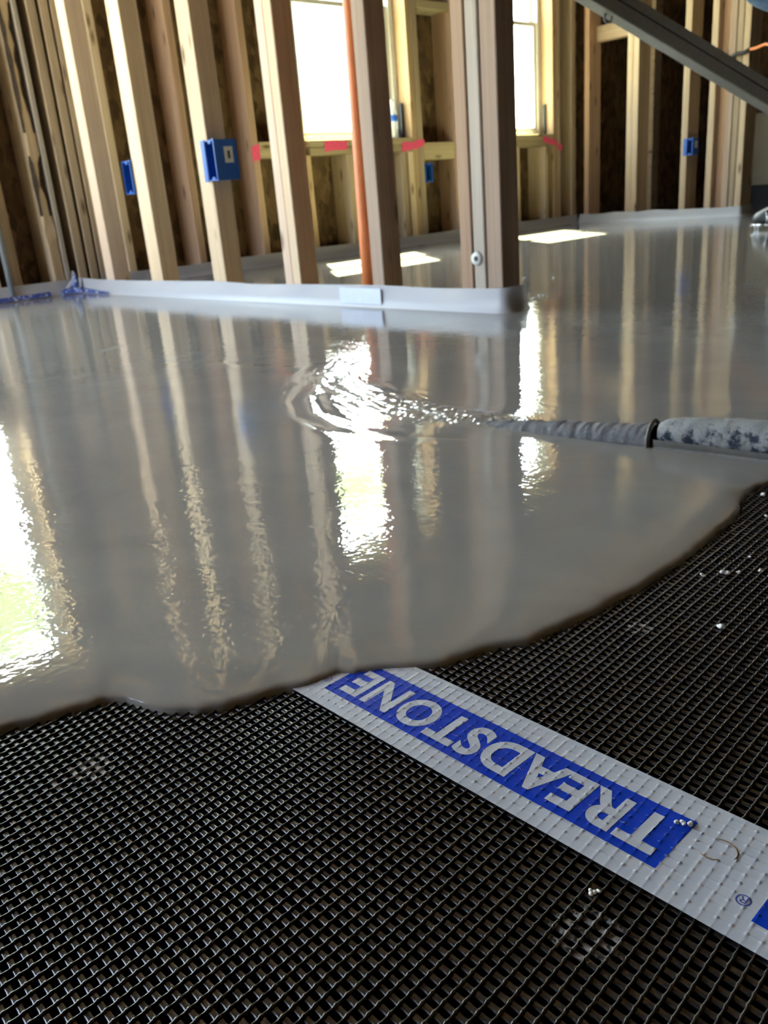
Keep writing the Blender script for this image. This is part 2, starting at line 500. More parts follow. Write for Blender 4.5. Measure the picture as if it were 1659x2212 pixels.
MB().box(XS + 0.001, UE, -1.85, 5.37, Z0, 0.03, c=0.002).build('bottom_plate', M['plate_y'], wl_)
MB().box(XS + 0.001, UE, -1.85, 5.37, ZC - 0.04, ZC, c=0.002).build('top_plate', M['plate_y'], wl_)
# left of the corner with the partition
ext(1.235, 1.273, 'stud'); ext(1.322, 1.36, 'stud_dark')
ext(0.19, 0.226); ext(0.26, 0.296); ext(-0.80, -0.755); ext(-1.26, -1.22); ext(-1.66, -1.62)
# behind the partition
ext(1.70, 1.735); ext(1.836, 1.873, 'stud'); ext(2.199, 2.237, 'stud_red'); ext(2.570, 2.608, 'stud_red')
ext(2.845, 2.885, 'stud'); ext(2.885, 2.923, 'jamb', 0.03, 0.50)
ext(3.657, 3.697, 'jamb'); ext(3.699, 3.742, 'stud_dark')
ext(4.002, 4.04, 'stud_red'); ext(4.195, 4.233, 'stud_dark'); ext(4.235, 4.273, 'jamb')
ext(4.957, 4.994, 'jamb'); ext(4.996, 5.036, 'stud_dark'); ext(5.162, 5.203, 'stud_dark')
# cripples below the sills
for a, m in ((3.168, 'stud_dark'), (3.56, 'stud_dark'), (3.619, 'stud'), (4.52, 'stud'), (4.585 - 0.02, 'stud'), (4.862, 'stud'), (0.5, 'stud_dark'), (0.9, 'stud_dark')):
    ext(a, a + 0.038, m, 0.03, 0.50 if a > 2 else 0.41, 'cripple')
# sills (two flat plates), headers and blocks
for (y0, y1, zt, zs) in ((2.925, 3.655, 0.572, 0.502), (4.275, 4.955, 0.572, 0.502), (0.30, 1.235, 0.485, 0.415), (-0.75, 0.185, 0.485, 0.415)):
    MB().box(XS + 0.001, UE + 0.002, y0, y1, (zs + zt) / 2 + 0.001, zt, c=0.002).build('sill_plate', M['plate_y'], wl_)
    MB().box(XS + 0.001, UE, y0, y1, zs, (zs + zt) / 2 - 0.001, c=0.002).build('sill_plate', M['plate_y'], wl_)
    MB().box(XS + 0.001, UE, y0, y1, 1.75, 1.98, c=0.002).build('header', M['plate_y'], wl_)
MB().box(XS + 0.03, UE, 3.744, 4.0, 0.455, 0.545, c=0.002).build('block', M['plate_y'], wl_)
MB().box(XS + 0.001, UE, 3.744, 4.0, 1.21, 1.25, c=0.002).build('block', M['plate_y'], wl_)
MB().box(XS + 0.001, UE, 2.61, 2.843, 0.50, 0.57, c=0.002).build('block', M['plate_y'], wl_)
# pink spray marks on the framing round the sills
def mark(parent, pts, x, name='paint_mark'):
    b = MB(); n = len(pts)
    rnd = random.Random(len(pts) * 7 + int(abs(pts[0][0]) * 1000))
    poly = []
    for i, (y, z) in enumerate(pts):
        y2, z2 = pts[(i + 1) % n]
        for k in range(4):
            t = k / 4
            poly.append((x, y + (y2 - y) * t + rnd.uniform(-.004, .004), z + (z2 - z) * t + rnd.uniform(-.004, .004)))
    k = len(poly)
    b.add(poly + [(p[0] - 0.0008, p[1], p[2]) for p in poly], [tuple(range(k)), tuple(range(k, 2 * k))[::-1]] + [(i, k + i, k + (i + 1) % k, (i + 1) % k) for i in range(k)])
    return b.build(name, M['pink'], parent, label='bright pink sprayed paint mark')
mark(wl_, [(2.565, .485), (2.612, .49), (2.612, .56), (2.565, .55)], UE + 0.0015)
mark(wl_, [(3.02, .515), (3.17, .525), (3.17, .565), (3.02, .568)], UE + 0.0035)
mark(wl_, [(3.565, .50), (3.66, .51), (3.745, .53), (3.745, .565), (3.66, .55), (3.57, .55)], UE + 0.0035)
mark(wl_, [(4.845, .525), (4.958, .505), (5.0, .495), (5.0, .53), (4.945, .54), (4.845, .565)], UE + 0.0035)
mark(wl_, [(5.05, .47), (5.05, .51), (5.01, .51), (5.01, .47)], UE + 0.0015)

def window(i, y0, y1, z0, z1, stickers=()):
    w = empty('window_%d' % i, (XS, (y0 + y1) / 2, z0), kind='structure')  # window_4 is the added, unseen one
    xa, xb = XS - 0.03, XS + 0.05
    f = 0.034
    b = MB()
    b.box(xa, xb, y0, y0 + f, z0, z1, c=0.003); b.box(xa, xb, y1 - f, y1, z0, z1, c=0.003)
    b.box(xa, xb, y0 + f, y1 - f, z0, z0 + f * 0.8, c=0.003); b.box(xa, xb, y0 + f, y1 - f, z1 - f, z1, c=0.003)
    b.build('frame', M['vinyl'], w)
    zm = 1.225 if i < 3 else 1.10
    g = 0.026
    for (za, zb, xo, nm) in ((z0 + f * 0.8, zm, 0.012, 'lower_sash'), (zm - 0.025, z1 - f, -0.02, 'upper_sash')):
        s = MB()
        ya, yb = y0 + f, y1 - f
        x0, x1 = XS + xo, XS + xo + 0.028
        s.box(x0, x1, ya, ya + g, za, zb, c=0.002); s.box(x0, x1, yb - g, yb, za, zb, c=0.002)
        s.box(x0, x1, ya + g, yb - g, za, za + g * 0.7, c=0.002); s.box(x0, x1, ya + g, yb - g, zb - g, zb, c=0.002)
        so_ = s.build(nm, M['vinyl'], w)
        MB().box(x0 + 0.011, x0 + 0.015, ya + g - 0.003, yb - g + 0.003, za + g * 0.7 - 0.003, zb - g + 0.003).build('pane', M['glass'], so_)
    for (sy, sz, ang, mt) in stickers:
        ca, sa = math.cos(ang), math.sin(ang)
        pts = [(-.007, -.012), (.007, -.012), (.007, .012), (-.007, .012)]
        MB().add([(XS + 0.0445 - 0.02 + t, sy + a * ca - c_ * sa, sz + a * sa + c_ * ca) for t in (0.004, 0.0048) for a, c_ in pts],
                 [(0, 1, 2, 3), (7, 6, 5, 4), (0, 4, 5, 1), (1, 5, 6, 2), (2, 6, 7, 3), (3, 7, 4, 0)]).build('sticker', M[mt], w)
    return w
window(1, *WIN[1])
window(2, *WIN[2], stickers=((4.79, 1.085, 0.5, 'pink'), (4.70, 0.915, -0.3, 'leaf')))
window(3, *WIN[3])
window(4, *WIN[4])  # unseen window, added for more light from the left
# jamb liner bars and foam seals standing beside window 1 and 2
for (yy) in (3.648, 4.948):
    tag(rebase(MB().box(UE - 0.070, UE - 0.052, yy - 0.012, yy + 0.004, 0.573, 0.75, c=0.002).build('jamb_clip', M['black'])),
        'black plastic strip standing at the right jamb of the %s window' % ('left' if yy < 4 else 'right'), 'strip')

# --- partition (its end faces the camera's right)
wc = empty('wall_center', (-2.45, 1.635, Z0), kind='structure')
PY0, PY1 = 1.600, 1.670
MB().box(-3.598, -1.305, PY0 + 0.001, PY1, Z0, 0.03, c=0.002).build('bottom_plate', M['plate_x'], wc)
MB().box(-3.598, -1.305, PY0 + 0.001, PY1, ZC - 0.04, ZC, c=0.002).build('top_plate', M['plate_x'], wc)
def par(x0, x1, m='stud', **k): return stud(wc, x0, x1, PY0, PY1, 0.03, ZC, m, **k)
par(-3.348, -3.279, 'stud_pink'); par(-2.980, -2.895, 'stud'); par(-2.553, -2.477, 'stud')
par(-2.153, -2.116, 'stud_pink'); par(-2.115, -2.077, 'stud')
par(-1.761, -1.714, 'stud_brown')
par(-1.437, -1.400, 'stud_red'); par(-1.395, -1.36, 'stud_grey'); stud(wc, -1.358, -1.312, PY0 + 0.004, PY1, 0.03, ZC, 'stud_brown')

# corner studs: the first has a wavy bark edge
def wane_stud(parent, x0, x1, y0, y1, z0, z1):
    b = MB(); n = 90
    z = np.linspace(z0, z1, n)
    w = 0.006 + 0.010 * np.clip(vnoise(z * 9, z * 0 + 3, 5) + 0.25, 0, 1) + 0.004 * vnoise(z * 31, z * 0 + 1, 8)
    w = np.clip(w, 0.002, 0.02)
    V = []
    for i in range(n):
        V += [(x0, y0, z[i]), (x1 - w[i] * 0.9, y0, z[i]), (x1 - 0.0005, y0 + w[i], z[i]), (x1 - w[i] * .6, y1 - w[i] * 1.5, z[i]), (x1 - w[i] * 1.6, y1, z[i]), (x0, y1, z[i])]
    for i in range(n - 1):
        for j in range(6):
            a = i * 6 + j; c_ = i * 6 + (j + 1) % 6
            b.add([], [])
            b.f.append((a, c_, c_ + 6, a + 6)); b.m.append(1 if (j in (1, 3) and w[i] > 0.0085) else 0)
    b.v = V
    b.f.append((5, 4, 3, 2, 1, 0)); b.m.append(0)
    b.f.append(tuple(range((n - 1) * 6, n * 6))); b.m.append(0)
    o = b.build('stud', [M['stud'], M['bark']], parent)
    o['label'] = 'stud with a wavy edge of bark'
    return o
wane_stud(wl_, XS + 0.001, UE, 1.492, 1.545, 0.03, ZC)
ext(1.547, 1.566, 'stud_grey'); ext(1.604, 1.640, 'stud_dark'); ext(1.655, 1.690, 'stud_dark')

# --- right wall, ends freely at x = -2.455
wr = empty('wall_right', (-3.0, 5.30, Z0), kind='structure')
RY0, RY1 = 5.230, 5.365
MB().box(-3.598, -2.46, RY0 + 0.001, RY1, Z0, 0.03, c=0.002).build('bottom_plate', M['plate_x'], wr)
MB().box(-3.598, -2.46, RY0 + 0.001, RY1, ZC - 0.04, ZC, c=0.002).build('top_plate', M['plate_x'], wr)
def rst(x0, x1, m='stud', z0=0.03, z1=ZC, **k): return stud(wr, x0, x1, RY0, RY1, z0, z1, m, **k)
rst(-3.550, -3.512, 'stud_red'); rst(-3.233, -3.193, 'stud_dark'); rst(-3.192, -3.152, 'stud_dark')  # right-wall studs take darker wood so they read as less lit
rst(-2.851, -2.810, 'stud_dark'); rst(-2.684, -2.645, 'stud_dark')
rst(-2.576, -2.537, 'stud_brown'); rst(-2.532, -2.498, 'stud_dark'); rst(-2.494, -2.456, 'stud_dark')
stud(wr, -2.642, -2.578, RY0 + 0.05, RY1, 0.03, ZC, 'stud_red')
for x in (-3.36,): stud(wr, x, x + 0.07, RY0 + 0.42, RY0 + 0.51, Z0, ZC, 'block_x')
MB().box(-3.51, -3.235, RY0 + 0.07, RY1, 1.10, 1.19, c=0.002).build('block', M['block_x'], wr)

# --- other walls, ceiling
wf = empty('wall_front', (0, -1.88, Z0), kind='structure')      # behind the camera's left, unseen; its opening is added and sized to light the studs
for (a, b, z0, z1) in ((-3.9, -3.5, Z0, TOP), (-2.25, 3.7, Z0, TOP), (-3.5, -2.25, 2.45, TOP)):
    panel(wf, a, b, -1.90, -1.86, z0, z1)
wk = empty('wall_back', (3.66, 2.7, Z0), kind='structure')
panel(wk, 3.64, 3.68, -1.86, 1.5, Z0, TOP); panel(wk, 3.64, 3.68, 1.5, 4.8, Z0, TOP); panel(wk, 3.64, 3.68, 4.8, 8.2, Z0, TOP)
wfar = empty('wall_far', (-0.2, 8.1, Z0), kind='structure')
panel(wfar, -3.9, -0.2, 8.1, 8.14, Z0, TOP); panel(wfar, -0.2, 3.7, 8.1, 8.14, Z0, TOP)
wl2 = empty('wall_extension', (-3.75, 6.8, Z0), kind='structure')
panel(wl2, -3.77, -3.73, 5.402, 8.1, Z0, TOP)
ce = MB().box(-3.95, 3.75, -2.0, 8.25, TOP, TOP + 0.05).build('ceiling', M['osb'], kind='structure')
ceb = rebase(ce)
for k in range(24):
    y = -1.8 + 0.406 * k
    b = MB().box(-3.75, 3.64, y - 0.019, y + 0.019, ZC, TOP - 0.001).build('joist', M['stud_dark'], ce)

# ------------------------------------------------------------------ wet screed
# its leading edge in plan
EDGE = [(-0.30, -1.85), (-0.36, -1.2), (-0.44, -0.5), (-0.50, -0.1), (-0.505, 0.04), (-0.4939, 0.1141), (-0.486, 0.1398), (-0.4796, 0.1596), (-0.4754, 0.1732), (-0.4671, 0.1808), (-0.454, 0.1861), (-0.4373, 0.1914),
        (-0.4224, 0.2006), (-0.4123, 0.2108), (-0.4043, 0.2292), (-0.3991, 0.2396), (-0.3956, 0.2513), (-0.3882, 0.2677), (-0.3854, 0.2806), (-0.3815, 0.291),
        (-0.3712, 0.2979), (-0.3636, 0.3092), (-0.3516, 0.3225), (-0.3378, 0.3426), (-0.3276, 0.372), (-0.3167, 0.3924), (-0.31, 0.4139), (-0.3044, 0.4435),
        (-0.3022, 0.4628), (-0.3019, 0.486), (-0.299, 0.5123), (-0.298, 0.5434), (-0.2976, 0.5706), (-0.2993, 0.6033), (-0.3019, 0.6316), (-0.3045, 0.6615),
        (-0.309, 0.6922), (-0.3212, 0.7272), (-0.3265, 0.7623), (-0.3222, 0.7813), (-0.30, 0.85), (-0.22, 0.95), (0.0, 1.1), (0.6, 1.4), (1.6, 1.7), (3.6, 2.0)]
def edge_curve():
    P = np.array(EDGE)
    # Catmull-Rom, then resample: fine in the visible part
    out = []
    for i in range(len(P) - 1):
        p0, p1, p2, p3 = P[max(i - 1, 0)], P[i], P[i + 1], P[min(i + 2, len(P) - 1)]
        for t in np.linspace(0, 1, 24, endpoint=False):
            out.append(0.5 * ((2 * p1) + (-p0 + p2) * t + (2 * p0 - 5 * p1 + 4 * p2 - p3) * t * t + (-p0 + 3 * p1 - 3 * p2 + p3) * t ** 3))
    out.append(P[-1])
    C_ = np.array(out)
    s = np.concatenate([[0], np.cumsum(np.hypot(*np.diff(C_, axis=0).T))])
    i0 = np.argmin(np.hypot(C_[:, 0] + 0.505, C_[:, 1] - 0.04)); i1 = np.argmin(np.hypot(C_[:, 0] + 0.30, C_[:, 1] - 0.85))
    ss = np.concatenate([np.linspace(0, s[i0], 30, endpoint=False), np.arange(s[i0], s[i1], 0.0021), np.linspace(s[i1] + 0.01, s[-1], 40)])
    return np.stack([np.interp(ss, s, C_[:, 0]), np.interp(ss, s, C_[:, 1])], -1)
EC = edge_curve()

def tl_edge(y):
    return np.interp(y, EC[:, 1], EC[:, 0])

STREAM = [(-0.60, 0.815), (-0.70, 0.812), (-0.785, 0.802), (-0.86, 0.806), (-0.97, 0.842), (-1.06, 0.872), (-1.16, 0.945), (-1.215, 1.01)]
CURL1 = [(-1.20, 1.00), (-1.13, 0.90), (-1.075, 0.835), (-1.02, 0.768), (-0.94, 0.715), (-0.85, 0.690), (-0.74, 0.695), (-0.66, 0.73)]
CURL2 = [(-1.26, 0.98), (-1.18, 0.86), (-1.10, 0.79), (-1.03, 0.735), (-0.95, 0.69), (-0.87, 0.668)]
FRONT = [(-2.1, 0.88), (-1.7653, 0.8874), (-1.5917, 0.9017), (-1.45, 0.892), (-1.3743, 0.8931), (-1.2454, 0.927), (-1.22, 1.01), (-1.30, 1.15)]

def surf(x, y):
    z = 0.00025 * vnoise(x * 5, y * 5, 1) + 0.00008 * vnoise(x * 17, y * 17, 2)
    d, t, s = polydist(x, y, STREAM)
    amp = np.interp(t, [0, 0.12, 0.5, 0.8, 1], [0.001, 0.0035, 0.0032, 0.0018, 0.0])
    wd = np.interp(t, [0, 0.3, 0.7, 1], [0.026, 0.045, 0.055, 0.03])
    body = np.exp(-(d / wd) ** 2)
    z = z + amp * body
    tb = np.interp(t, [0, 0.08, 0.35, 0.55, 0.8, 1], [0.4, 1.0, 0.75, 0.30, 0.12, 0.0]) * np.exp(-(d / (wd * 0.9)) ** 4)
    lump = np.clip(vnoise(x * 120, y * 120, 4) + 0.1, 0, 1)
    z = z + tb * (0.0012 * vnoise(x * 60, y * 60, 3) + 0.0026 * lump * np.abs(vnoise(x * 210, y * 210, 9)) + 0.0006 * vnoise(x * 330, y * 330, 10))
    # flow streaks carried along the stream
    z = z + 0.0012 * body * vnoise(d * s * 150, t * 16, 13) * np.interp(t, [0.2, 0.45, 1], [0, 1, 0.5])
    z = z + 0.00055 * body * vnoise(x * 95, y * 95, 14) + 0.00022 * body * vnoise(x * 240, y * 240, 15)
    for (pl, a, w, ph) in ((CURL1, 0.0010, 0.011, 0.0), (CURL2, 0.0005, 0.012, 0.2)):
        d, t, s = polydist(x, y, pl)
        fade = np.sin(np.clip(t, 0.0, 1) * PI) ** 0.6
        z = z + fade * a * (np.exp(-(d / w) ** 2) - 0.6 * np.exp(-((d - w * 1.8) / w) ** 2))
    d, t, s = polydist(x, y, FRONT)
    z = z + 0.0006 * np.exp(-(d / 0.014) ** 2) * np.sin(np.clip(t * 1.05, 0, 1) * PI) - 0.0008 * (s > 0) * np.exp(-(d / 0.05)) * 0.25
    return z

def make_slurry():
    D = np.array([-0.745, 0.667])                     # growth direction, away from the edge
    ts = np.concatenate([np.linspace(-0.001, 0.014, 14, endpoint=False), np.linspace(0.014, 0.06, 16, endpoint=False),
                         np.arange(0.06, 0.24, 0.005), np.arange(0.24, 0.33, 0.0035), np.arange(0.33, 0.86, 0.0017), np.arange(0.86, 1.05, 0.003), np.arange(1.05, 1.4, 0.008), np.geomspace(1.41, 7.5, 60)])
    T, S = np.meshgrid(ts, np.arange(len(EC)), indexing='ij')
    X = EC[S, 0] + D[0] * T; Y = EC[S, 1] + D[1] * T
    # small scallops of the creeping edge
    s = np.concatenate([[0], np.cumsum(np.hypot(*np.diff(EC, axis=0).T))])
    wob = 0.0011 * vnoise(s * 130, s * 0, 11) + 0.0016 * vnoise(s * 45, s * 0, 12)
    k = np.exp(-np.clip(T, 0, None) / 0.012)
    X = X + D[0] * wob[S] * k; Y = Y + D[1] * wob[S] * k
    w = 0.0075
    tt = np.clip(T / w, 0, 1)
    rim = -0.0045 * (1 - np.sqrt(np.clip(1 - (1 - tt) ** 3.0, 0, 1)))
    Z = surf(X, Y) * np.clip((T - 0.005) / 0.05, 0, 1) + rim - 0.0032 * np.exp(-np.clip(T - 0.004, 0, None) / 0.024)
    Z = np.where(T < 0, -0.0105, Z)
    X = np.clip(X, -3.588, 3.63); Y = np.clip(Y, -1.855, 8.09)
    P = np.stack([X, Y, Z], -1)
    o = grid_mesh('wet_screed', P, M['slurry'], None, True)
    foam = np.zeros_like(X)
    for (pl, w_, a_) in ((CURL2, 0.006, 0.8), (CURL1, 0.004, 0.6), (FRONT, 0.005, 0.55), (STREAM, 0.05, 0.35)):
        d_, t_, s_ = polydist(X, Y, pl)
        br = np.clip(0.5 + 0.9 * vnoise(d_ * s_ * 320 + 3, t_ * 14, 51), 0, 1)
        foam = np.maximum(foam, a_ * np.exp(-(d_ / w_) ** 2) * br)
    at = o.data.attributes.new('foam', 'FLOAT', 'POINT')
    at.data.foreach_set('value', foam.astype(np.float32).ravel())
    return o
slurry = make_slurry()
tag(slurry, 'sheet of wet glossy grey floor screed spreading over the black mesh', 'wet concrete', kind='stuff')

# bubbles on the screed by the partition end
bm = bmesh.new(); bmesh.ops.create_icosphere(bm, subdivisions=2, radius=1.0)
bub = bpy.data.meshes.new('bubble'); bm.to_mesh(bub); bm.free(); bub.materials.append(M['slurry'])
bub.polygons.foreach_set('use_smooth', [True] * len(bub.polygons))
for (x, y, r) in ((-1.9265, 2.3823, .005), (-1.80, 2.2274, .006), (-1.7641, 2.2302, .006), (-1.7457, 2.2434, .005), (-1.6215, 2.2301, .006), (-1.6168, 2.0159, .007), (-1.606, 2.03, .005),
                  (-1.3834, 1.8169, .006), (-1.4115, 1.8773, .005), (-1.402, 1.882, .005), (-1.3784, 1.8658, .004), (-1.3749, 1.7012, .005)):
    o = bpy.data.objects.new('bubble', bub); COL.objects.link(o); o.parent = slurry
    o.location = (x, y, 0.0); o.scale = (r, r, r * 0.7)

# ------------------------------------------------------------------ black mesh mats and the tape
ZM = -0.0062          # top of the upper strands
PU, PV = 0.0062, 0.00575
SK = -0.058           # strands lean this much in x per y
def strand_mesh(xf, y0, y1, phase, kind):
    """ring-lofted strand; kind 'w' runs along y, 'b' runs along x"""
def loft(cx, cy, cz, hw, hh, along, n=6):
    k = len(cx)
    a = np.linspace(0, 2 * PI, n, endpoint=False) + PI / n
    ca, sa = np.cos(a), np.sin(a)
    P = np.empty((k, n, 3))
    if along == 'y':
        P[..., 0] = cx[:, None] + hw[:, None] * ca; P[..., 1] = cy[:, None]
    else:
        P[..., 0] = cx[:, None]; P[..., 1] = cy[:, None] + hw[:, None] * ca
    P[..., 2] = cz[:, None] + hh[:, None] * sa
    return np.concatenate([P, P[:, :1]], 1)
def in_view_mask(x, y):
    # keep what the screed leaves bare (with a small tuck under its edge)
    return x > tl_edge(y) - 0.012
def mat_part(parent, y0, y1, x0, x1, seed):
    rnd = random.Random(seed)
    nw = int((x1 - x0) / PU) + 1
    for i in range(nw):
        xb = x0 + i * PU + rnd.uniform(-.00012, .00012)
        q = np.arange(y0, y1, PV / 6)
        ph = ((q - y0) / PV + 0.5) % 1.0               # 0.5 = over a cross strand
        g = np.exp(-((ph - 0.5) / 0.17) ** 2)
        ph0 = rnd.uniform(0, 6)
        cx = xb + SK * (q - 0.2) + 0.00022 * np.sin(q * 55 + ph0) + 0.00010 * np.sin(2 * PI * (ph))
        msk = in_view_mask(cx, q) & (cx > x0 - 0.03)
        if msk.sum() < 8: continue
        cx = cx[msk]; q = q[msk]; g = g[msk]
        hw = 0.00058 + 0.00042 * g; hh = 0.00075 + 0.00018 * g
        cz = ZM - 0.00095 - 0.00030 * (1 - g) + 0.00004 * np.sin(q * 90 + ph0)
        P = loft(cx, q, cz, hw, hh, 'y', 8)
        grid_mesh('strand', P, M['plastic'], parent)
    nb = int((y1 - y0) / PV) + 1
    for j in range(nb):
        yb = y0 + j * PV
        if yb > y1 - 0.001: continue
        q = np.arange(x0, x1, PU / 4)
        msk = in_view_mask(q, np.full_like(q, yb))
        if msk.sum() < 6: continue
        q = q[msk]
        ph = ((q - x0 - SK * (yb - 0.2)) / PU) % 1.0
        g = np.cos(2 * PI * ph) * 0.5 + 0.5            # 1 = under a strand
        hw = 0.00150 + 0.00040 * g ** 2; hh = np.full_like(q, 0.00062)
        cz = ZM - 0.00185 + 0.0 * q
        P = loft(q, np.full_like(q, yb) + 0.00012 * np.sin(q * 40 + j), cz, hw, hh, 'x', 8)
        grid_mesh('cross_strand', P, M['plastic'], parent)
def core_sheet(parent, pts, z0, z1):
    n = len(pts)
    MB().add([(x, y, z1) for x, y in pts] + [(x, y, z0) for x, y in pts], [tuple(range(n)), tuple(range(n, 2 * n))[::-1]] + [(i, n + i, n + (i + 1) % n, (i + 1) % n) for i in range(n)]).build('backing', M['core'], parent)
YS = 0.2935
mat_a = empty('drainage_mat', (-0.25, 0.14, -0.0135), label='black woven mesh mat filling the lower left, nearest the camera', cat='mesh mat', group='mesh mats under the screed')
core_sheet(mat_a, [(-0.54, YS - 0.0005), (-0.54, -0.155), (0.36, -0.155), (0.36, YS - 0.0005)], Z0 + 0.0005, ZM - 0.0062)
mat_part(mat_a, -0.01 - 25 * PV, YS - 0.001, -0.515, 0.35, 1)
mat_b = empty('drainage_mat', (-0.2, 0.6, -0.0135), label='black woven mesh mat on the right between tape and hose', cat='mesh mat', group='mesh mats under the screed')
core_sheet(mat_b, [(-0.42, 1.0), (-0.42, YS + 0.0005), (0.36, YS + 0.0005), (0.36, 1.0)], Z0 + 0.0005, ZM - 0.0062)
mat_part(mat_b, YS + 0.001, 0.99, -0.375, 0.35, 2)
# a heavier welded strand line at the lower left corner of the near mat, and thin threads beside the tape
MB().tube([(-0.235 + 0.4 * t, 0.046 - 0.0016 * t, ZM - 0.0004) for t in np.linspace(0, 1, 40)], 0.0011, 8).build('weld_line', M['plastic'], mat_a, True)

# tape: film draped over the strands
TX0, TX1, TY0, TY1 = -0.43, -0.045, 0.2595, 0.3276
def tape_h(x, y):
    v = (y + 0.01) / PV; yy = np.abs(v - np.round(v)) * PV
    xs = (x + 0.515 - SK * (y - 0.2)) / PU; xx = np.abs(xs - np.round(xs)) * PU
    rid = np.exp(-(yy / 0.00035) ** 2) * 0.00026 * (0.6 + 0.4 * vnoise(x * 260, y * 260, 21))
    dia = np.clip(1 - xx / 0.0011 - yy / 0.0016, 0, 1) * 0.00040
    wir = np.exp(-(xx / 0.0007) ** 2) * 0.00010
    edge = np.clip(np.minimum(y - TY0, TY1 - y) / 0.005, 0, 1)
    fold = 0.0003 * np.exp(-((y - YS - 0.10 * (x + 0.13) - 0.0005) / 0.0018) ** 2) * np.clip((x + 0.175) / 0.03, 0, 1)
    return ZM + 0.00012 + (rid + dia + wir) * (0.35 + 0.65 * edge) + 0.00025 * vnoise(x * 22, y * 60, 22) * edge + fold + 0.0004
tape = empty('seam_tape', (-0.24, 0.2935, ZM), label='white seam tape with blue printed lettering running over the mesh', cat='tape')
gx, gy = np.meshgrid(np.arange(TX0, TX1, 0.00045), np.linspace(TY0, TY1, 170), indexing='ij')
grid_mesh('tape_film', np.stack([gx, gy, tape_h(gx, gy)], -1).transpose(1, 0, 2), M['tape'], tape)
def drape(o_mesh, name, mt, lift, step=0.0006):
    """cut a flat mesh into small pieces and lay it on the tape"""
    bm = bmesh.new(); bm.from_mesh(o_mesh)
    xs = [v.co.x for v in bm.verts]; ysv = [v.co.y for v in bm.verts]
    for k in np.arange(min(xs) + step, max(xs), step):
        bmesh.ops.bisect_plane(bm, geom=bm.verts[:] + bm.edges[:] + bm.faces[:], plane_co=(k, 0, 0), plane_no=(1, 0, 0))
    for k in np.arange(min(ysv) + step, max(ysv), step):
        bmesh.ops.bisect_plane(bm, geom=bm.verts[:] + bm.edges[:] + bm.faces[:], plane_co=(0, k, 0), plane_no=(0, 1, 0))
    bmesh.ops.triangulate(bm, faces=bm.faces[:])
    c = np.array([v.co[:] for v in bm.verts])
    z = tape_h(c[:, 0], c[:, 1]) + lift
    off = wpos(tape)
    for v, zz in zip(bm.verts, z): v.co = Vector((v.co.x, v.co.y, zz)) - off
    for f in bm.faces:
        if f.normal.z < 0: f.normal_flip()
        f.smooth = True
    me = bpy.data.meshes.new(name); bm.to_mesh(me); bm.free(); me.materials.append(M[mt])
    o = bpy.data.objects.new(name, me); COL.objects.link(o); o.parent = tape
    return o
def band_mesh(x0, x1, name='printed_band'):
    X_, Y_ = np.meshgrid(np.arange(x0, x1 + 1e-9, (x1 - x0) / round((x1 - x0) / 0.0005)), np.linspace(0.2732, 0.3115, 80), indexing='ij')
    return grid_mesh(name, np.stack([X_, Y_, tape_h(X_, Y_) + 0.00006], -1).transpose(1, 0, 2), M['blue'], tape, label='blue printed band')
band_mesh(-0.3765, -0.1478); band_mesh(-0.1050, -0.046)
def text_mesh(s, bold, space=1.0):
    cu = bpy.data.curves.new('lettering', 'FONT'); cu.body = s; cu.size = 1.0; cu.offset = bold; cu.resolution_u = 6; cu.fill_mode = 'FRONT'
    cu.space_character = space
    to = bpy.data.objects.new('lettering', cu); COL.objects.link(to)
    dg = bpy.context.evaluated_depsgraph_get()
    me = bpy.data.meshes.new_from_object(to.evaluated_get(dg))
    bpy.data.objects.remove(to); bpy.data.curves.remove(cu)
    return me
def lay_text(me, xT, xE, yTop, yBase):
    """reading direction is -x, letter tops towards -y"""
    c = np.array([v.co[:] for v in me.vertices])
    x0, x1, y0, y1 = c[:, 0].min(), c[:, 0].max(), c[:, 1].min(), c[:, 1].max()
    for v in me.vertices:
        v.co = (xT + (v.co.x - x0) / (x1 - x0) * (xE - xT), yBase + (v.co.y - y0) / (y1 - y0) * (yTop - yBase), 0)
tm = text_mesh('TREADSTONE', 0.035, 1.07)
lay_text(tm, -0.1532, -0.3688, 0.2782, 0.3056)
drape(tm, 'lettering', 'letter', 0.00017)['label'] = 'white block lettering'
for xc in (-0.1119, -0.3832):
    tm = text_mesh('\u00ae', 0.004)
    lay_text(tm, xc + 0.0032, xc - 0.0032, 0.2782, 0.2846)
    drape(tm, 'registered_mark', 'regmark', 0.00008, 0.0015)['label'] = 'small blue circled R'

# ------------------------------------------------------------------ pumping hose
hose = empty('pump_hose', (-0.40, 0.835, 0.0), label='cement-caked hose with a ringed nozzle pipe lying in the wet screed', cat='hose')
def rough_tube(pts, rs, n, amp, freq, seed, zmin=None):
    pts = np.array(pts, float); k = len(pts)
    P = np.empty((k, n + 1, 3))
    for i in range(k):
        t = pts[min(i + 1, k - 1)] - pts[max(i - 1, 0)]; t /= np.linalg.norm(t)
        a = np.cross(t, [0, 0, 1.0]); a /= np.linalg.norm(a); b = np.cross(a, t)
        w = np.linspace(0, 2 * PI, n + 1)
        rr = rs[i] + amp * (vnoise(np.cos(w) * freq * 0.02 + i * freq * 0.006 + 50, np.sin(w) * freq * 0.02 + 50 + i * 0.013 * freq * 0.1, seed)
                            + 0.5 * vnoise(np.cos(w) * freq * 0.05 + i * freq * 0.016 + 9, np.sin(w) * freq * 0.05 + 70 - i * .01, seed + 1))
        P[i] = pts[i] + np.outer(np.cos(w) * rr, a) + np.outer(np.sin(w) * rr, b)
    P[:, -1] = P[:, 0]
    return P
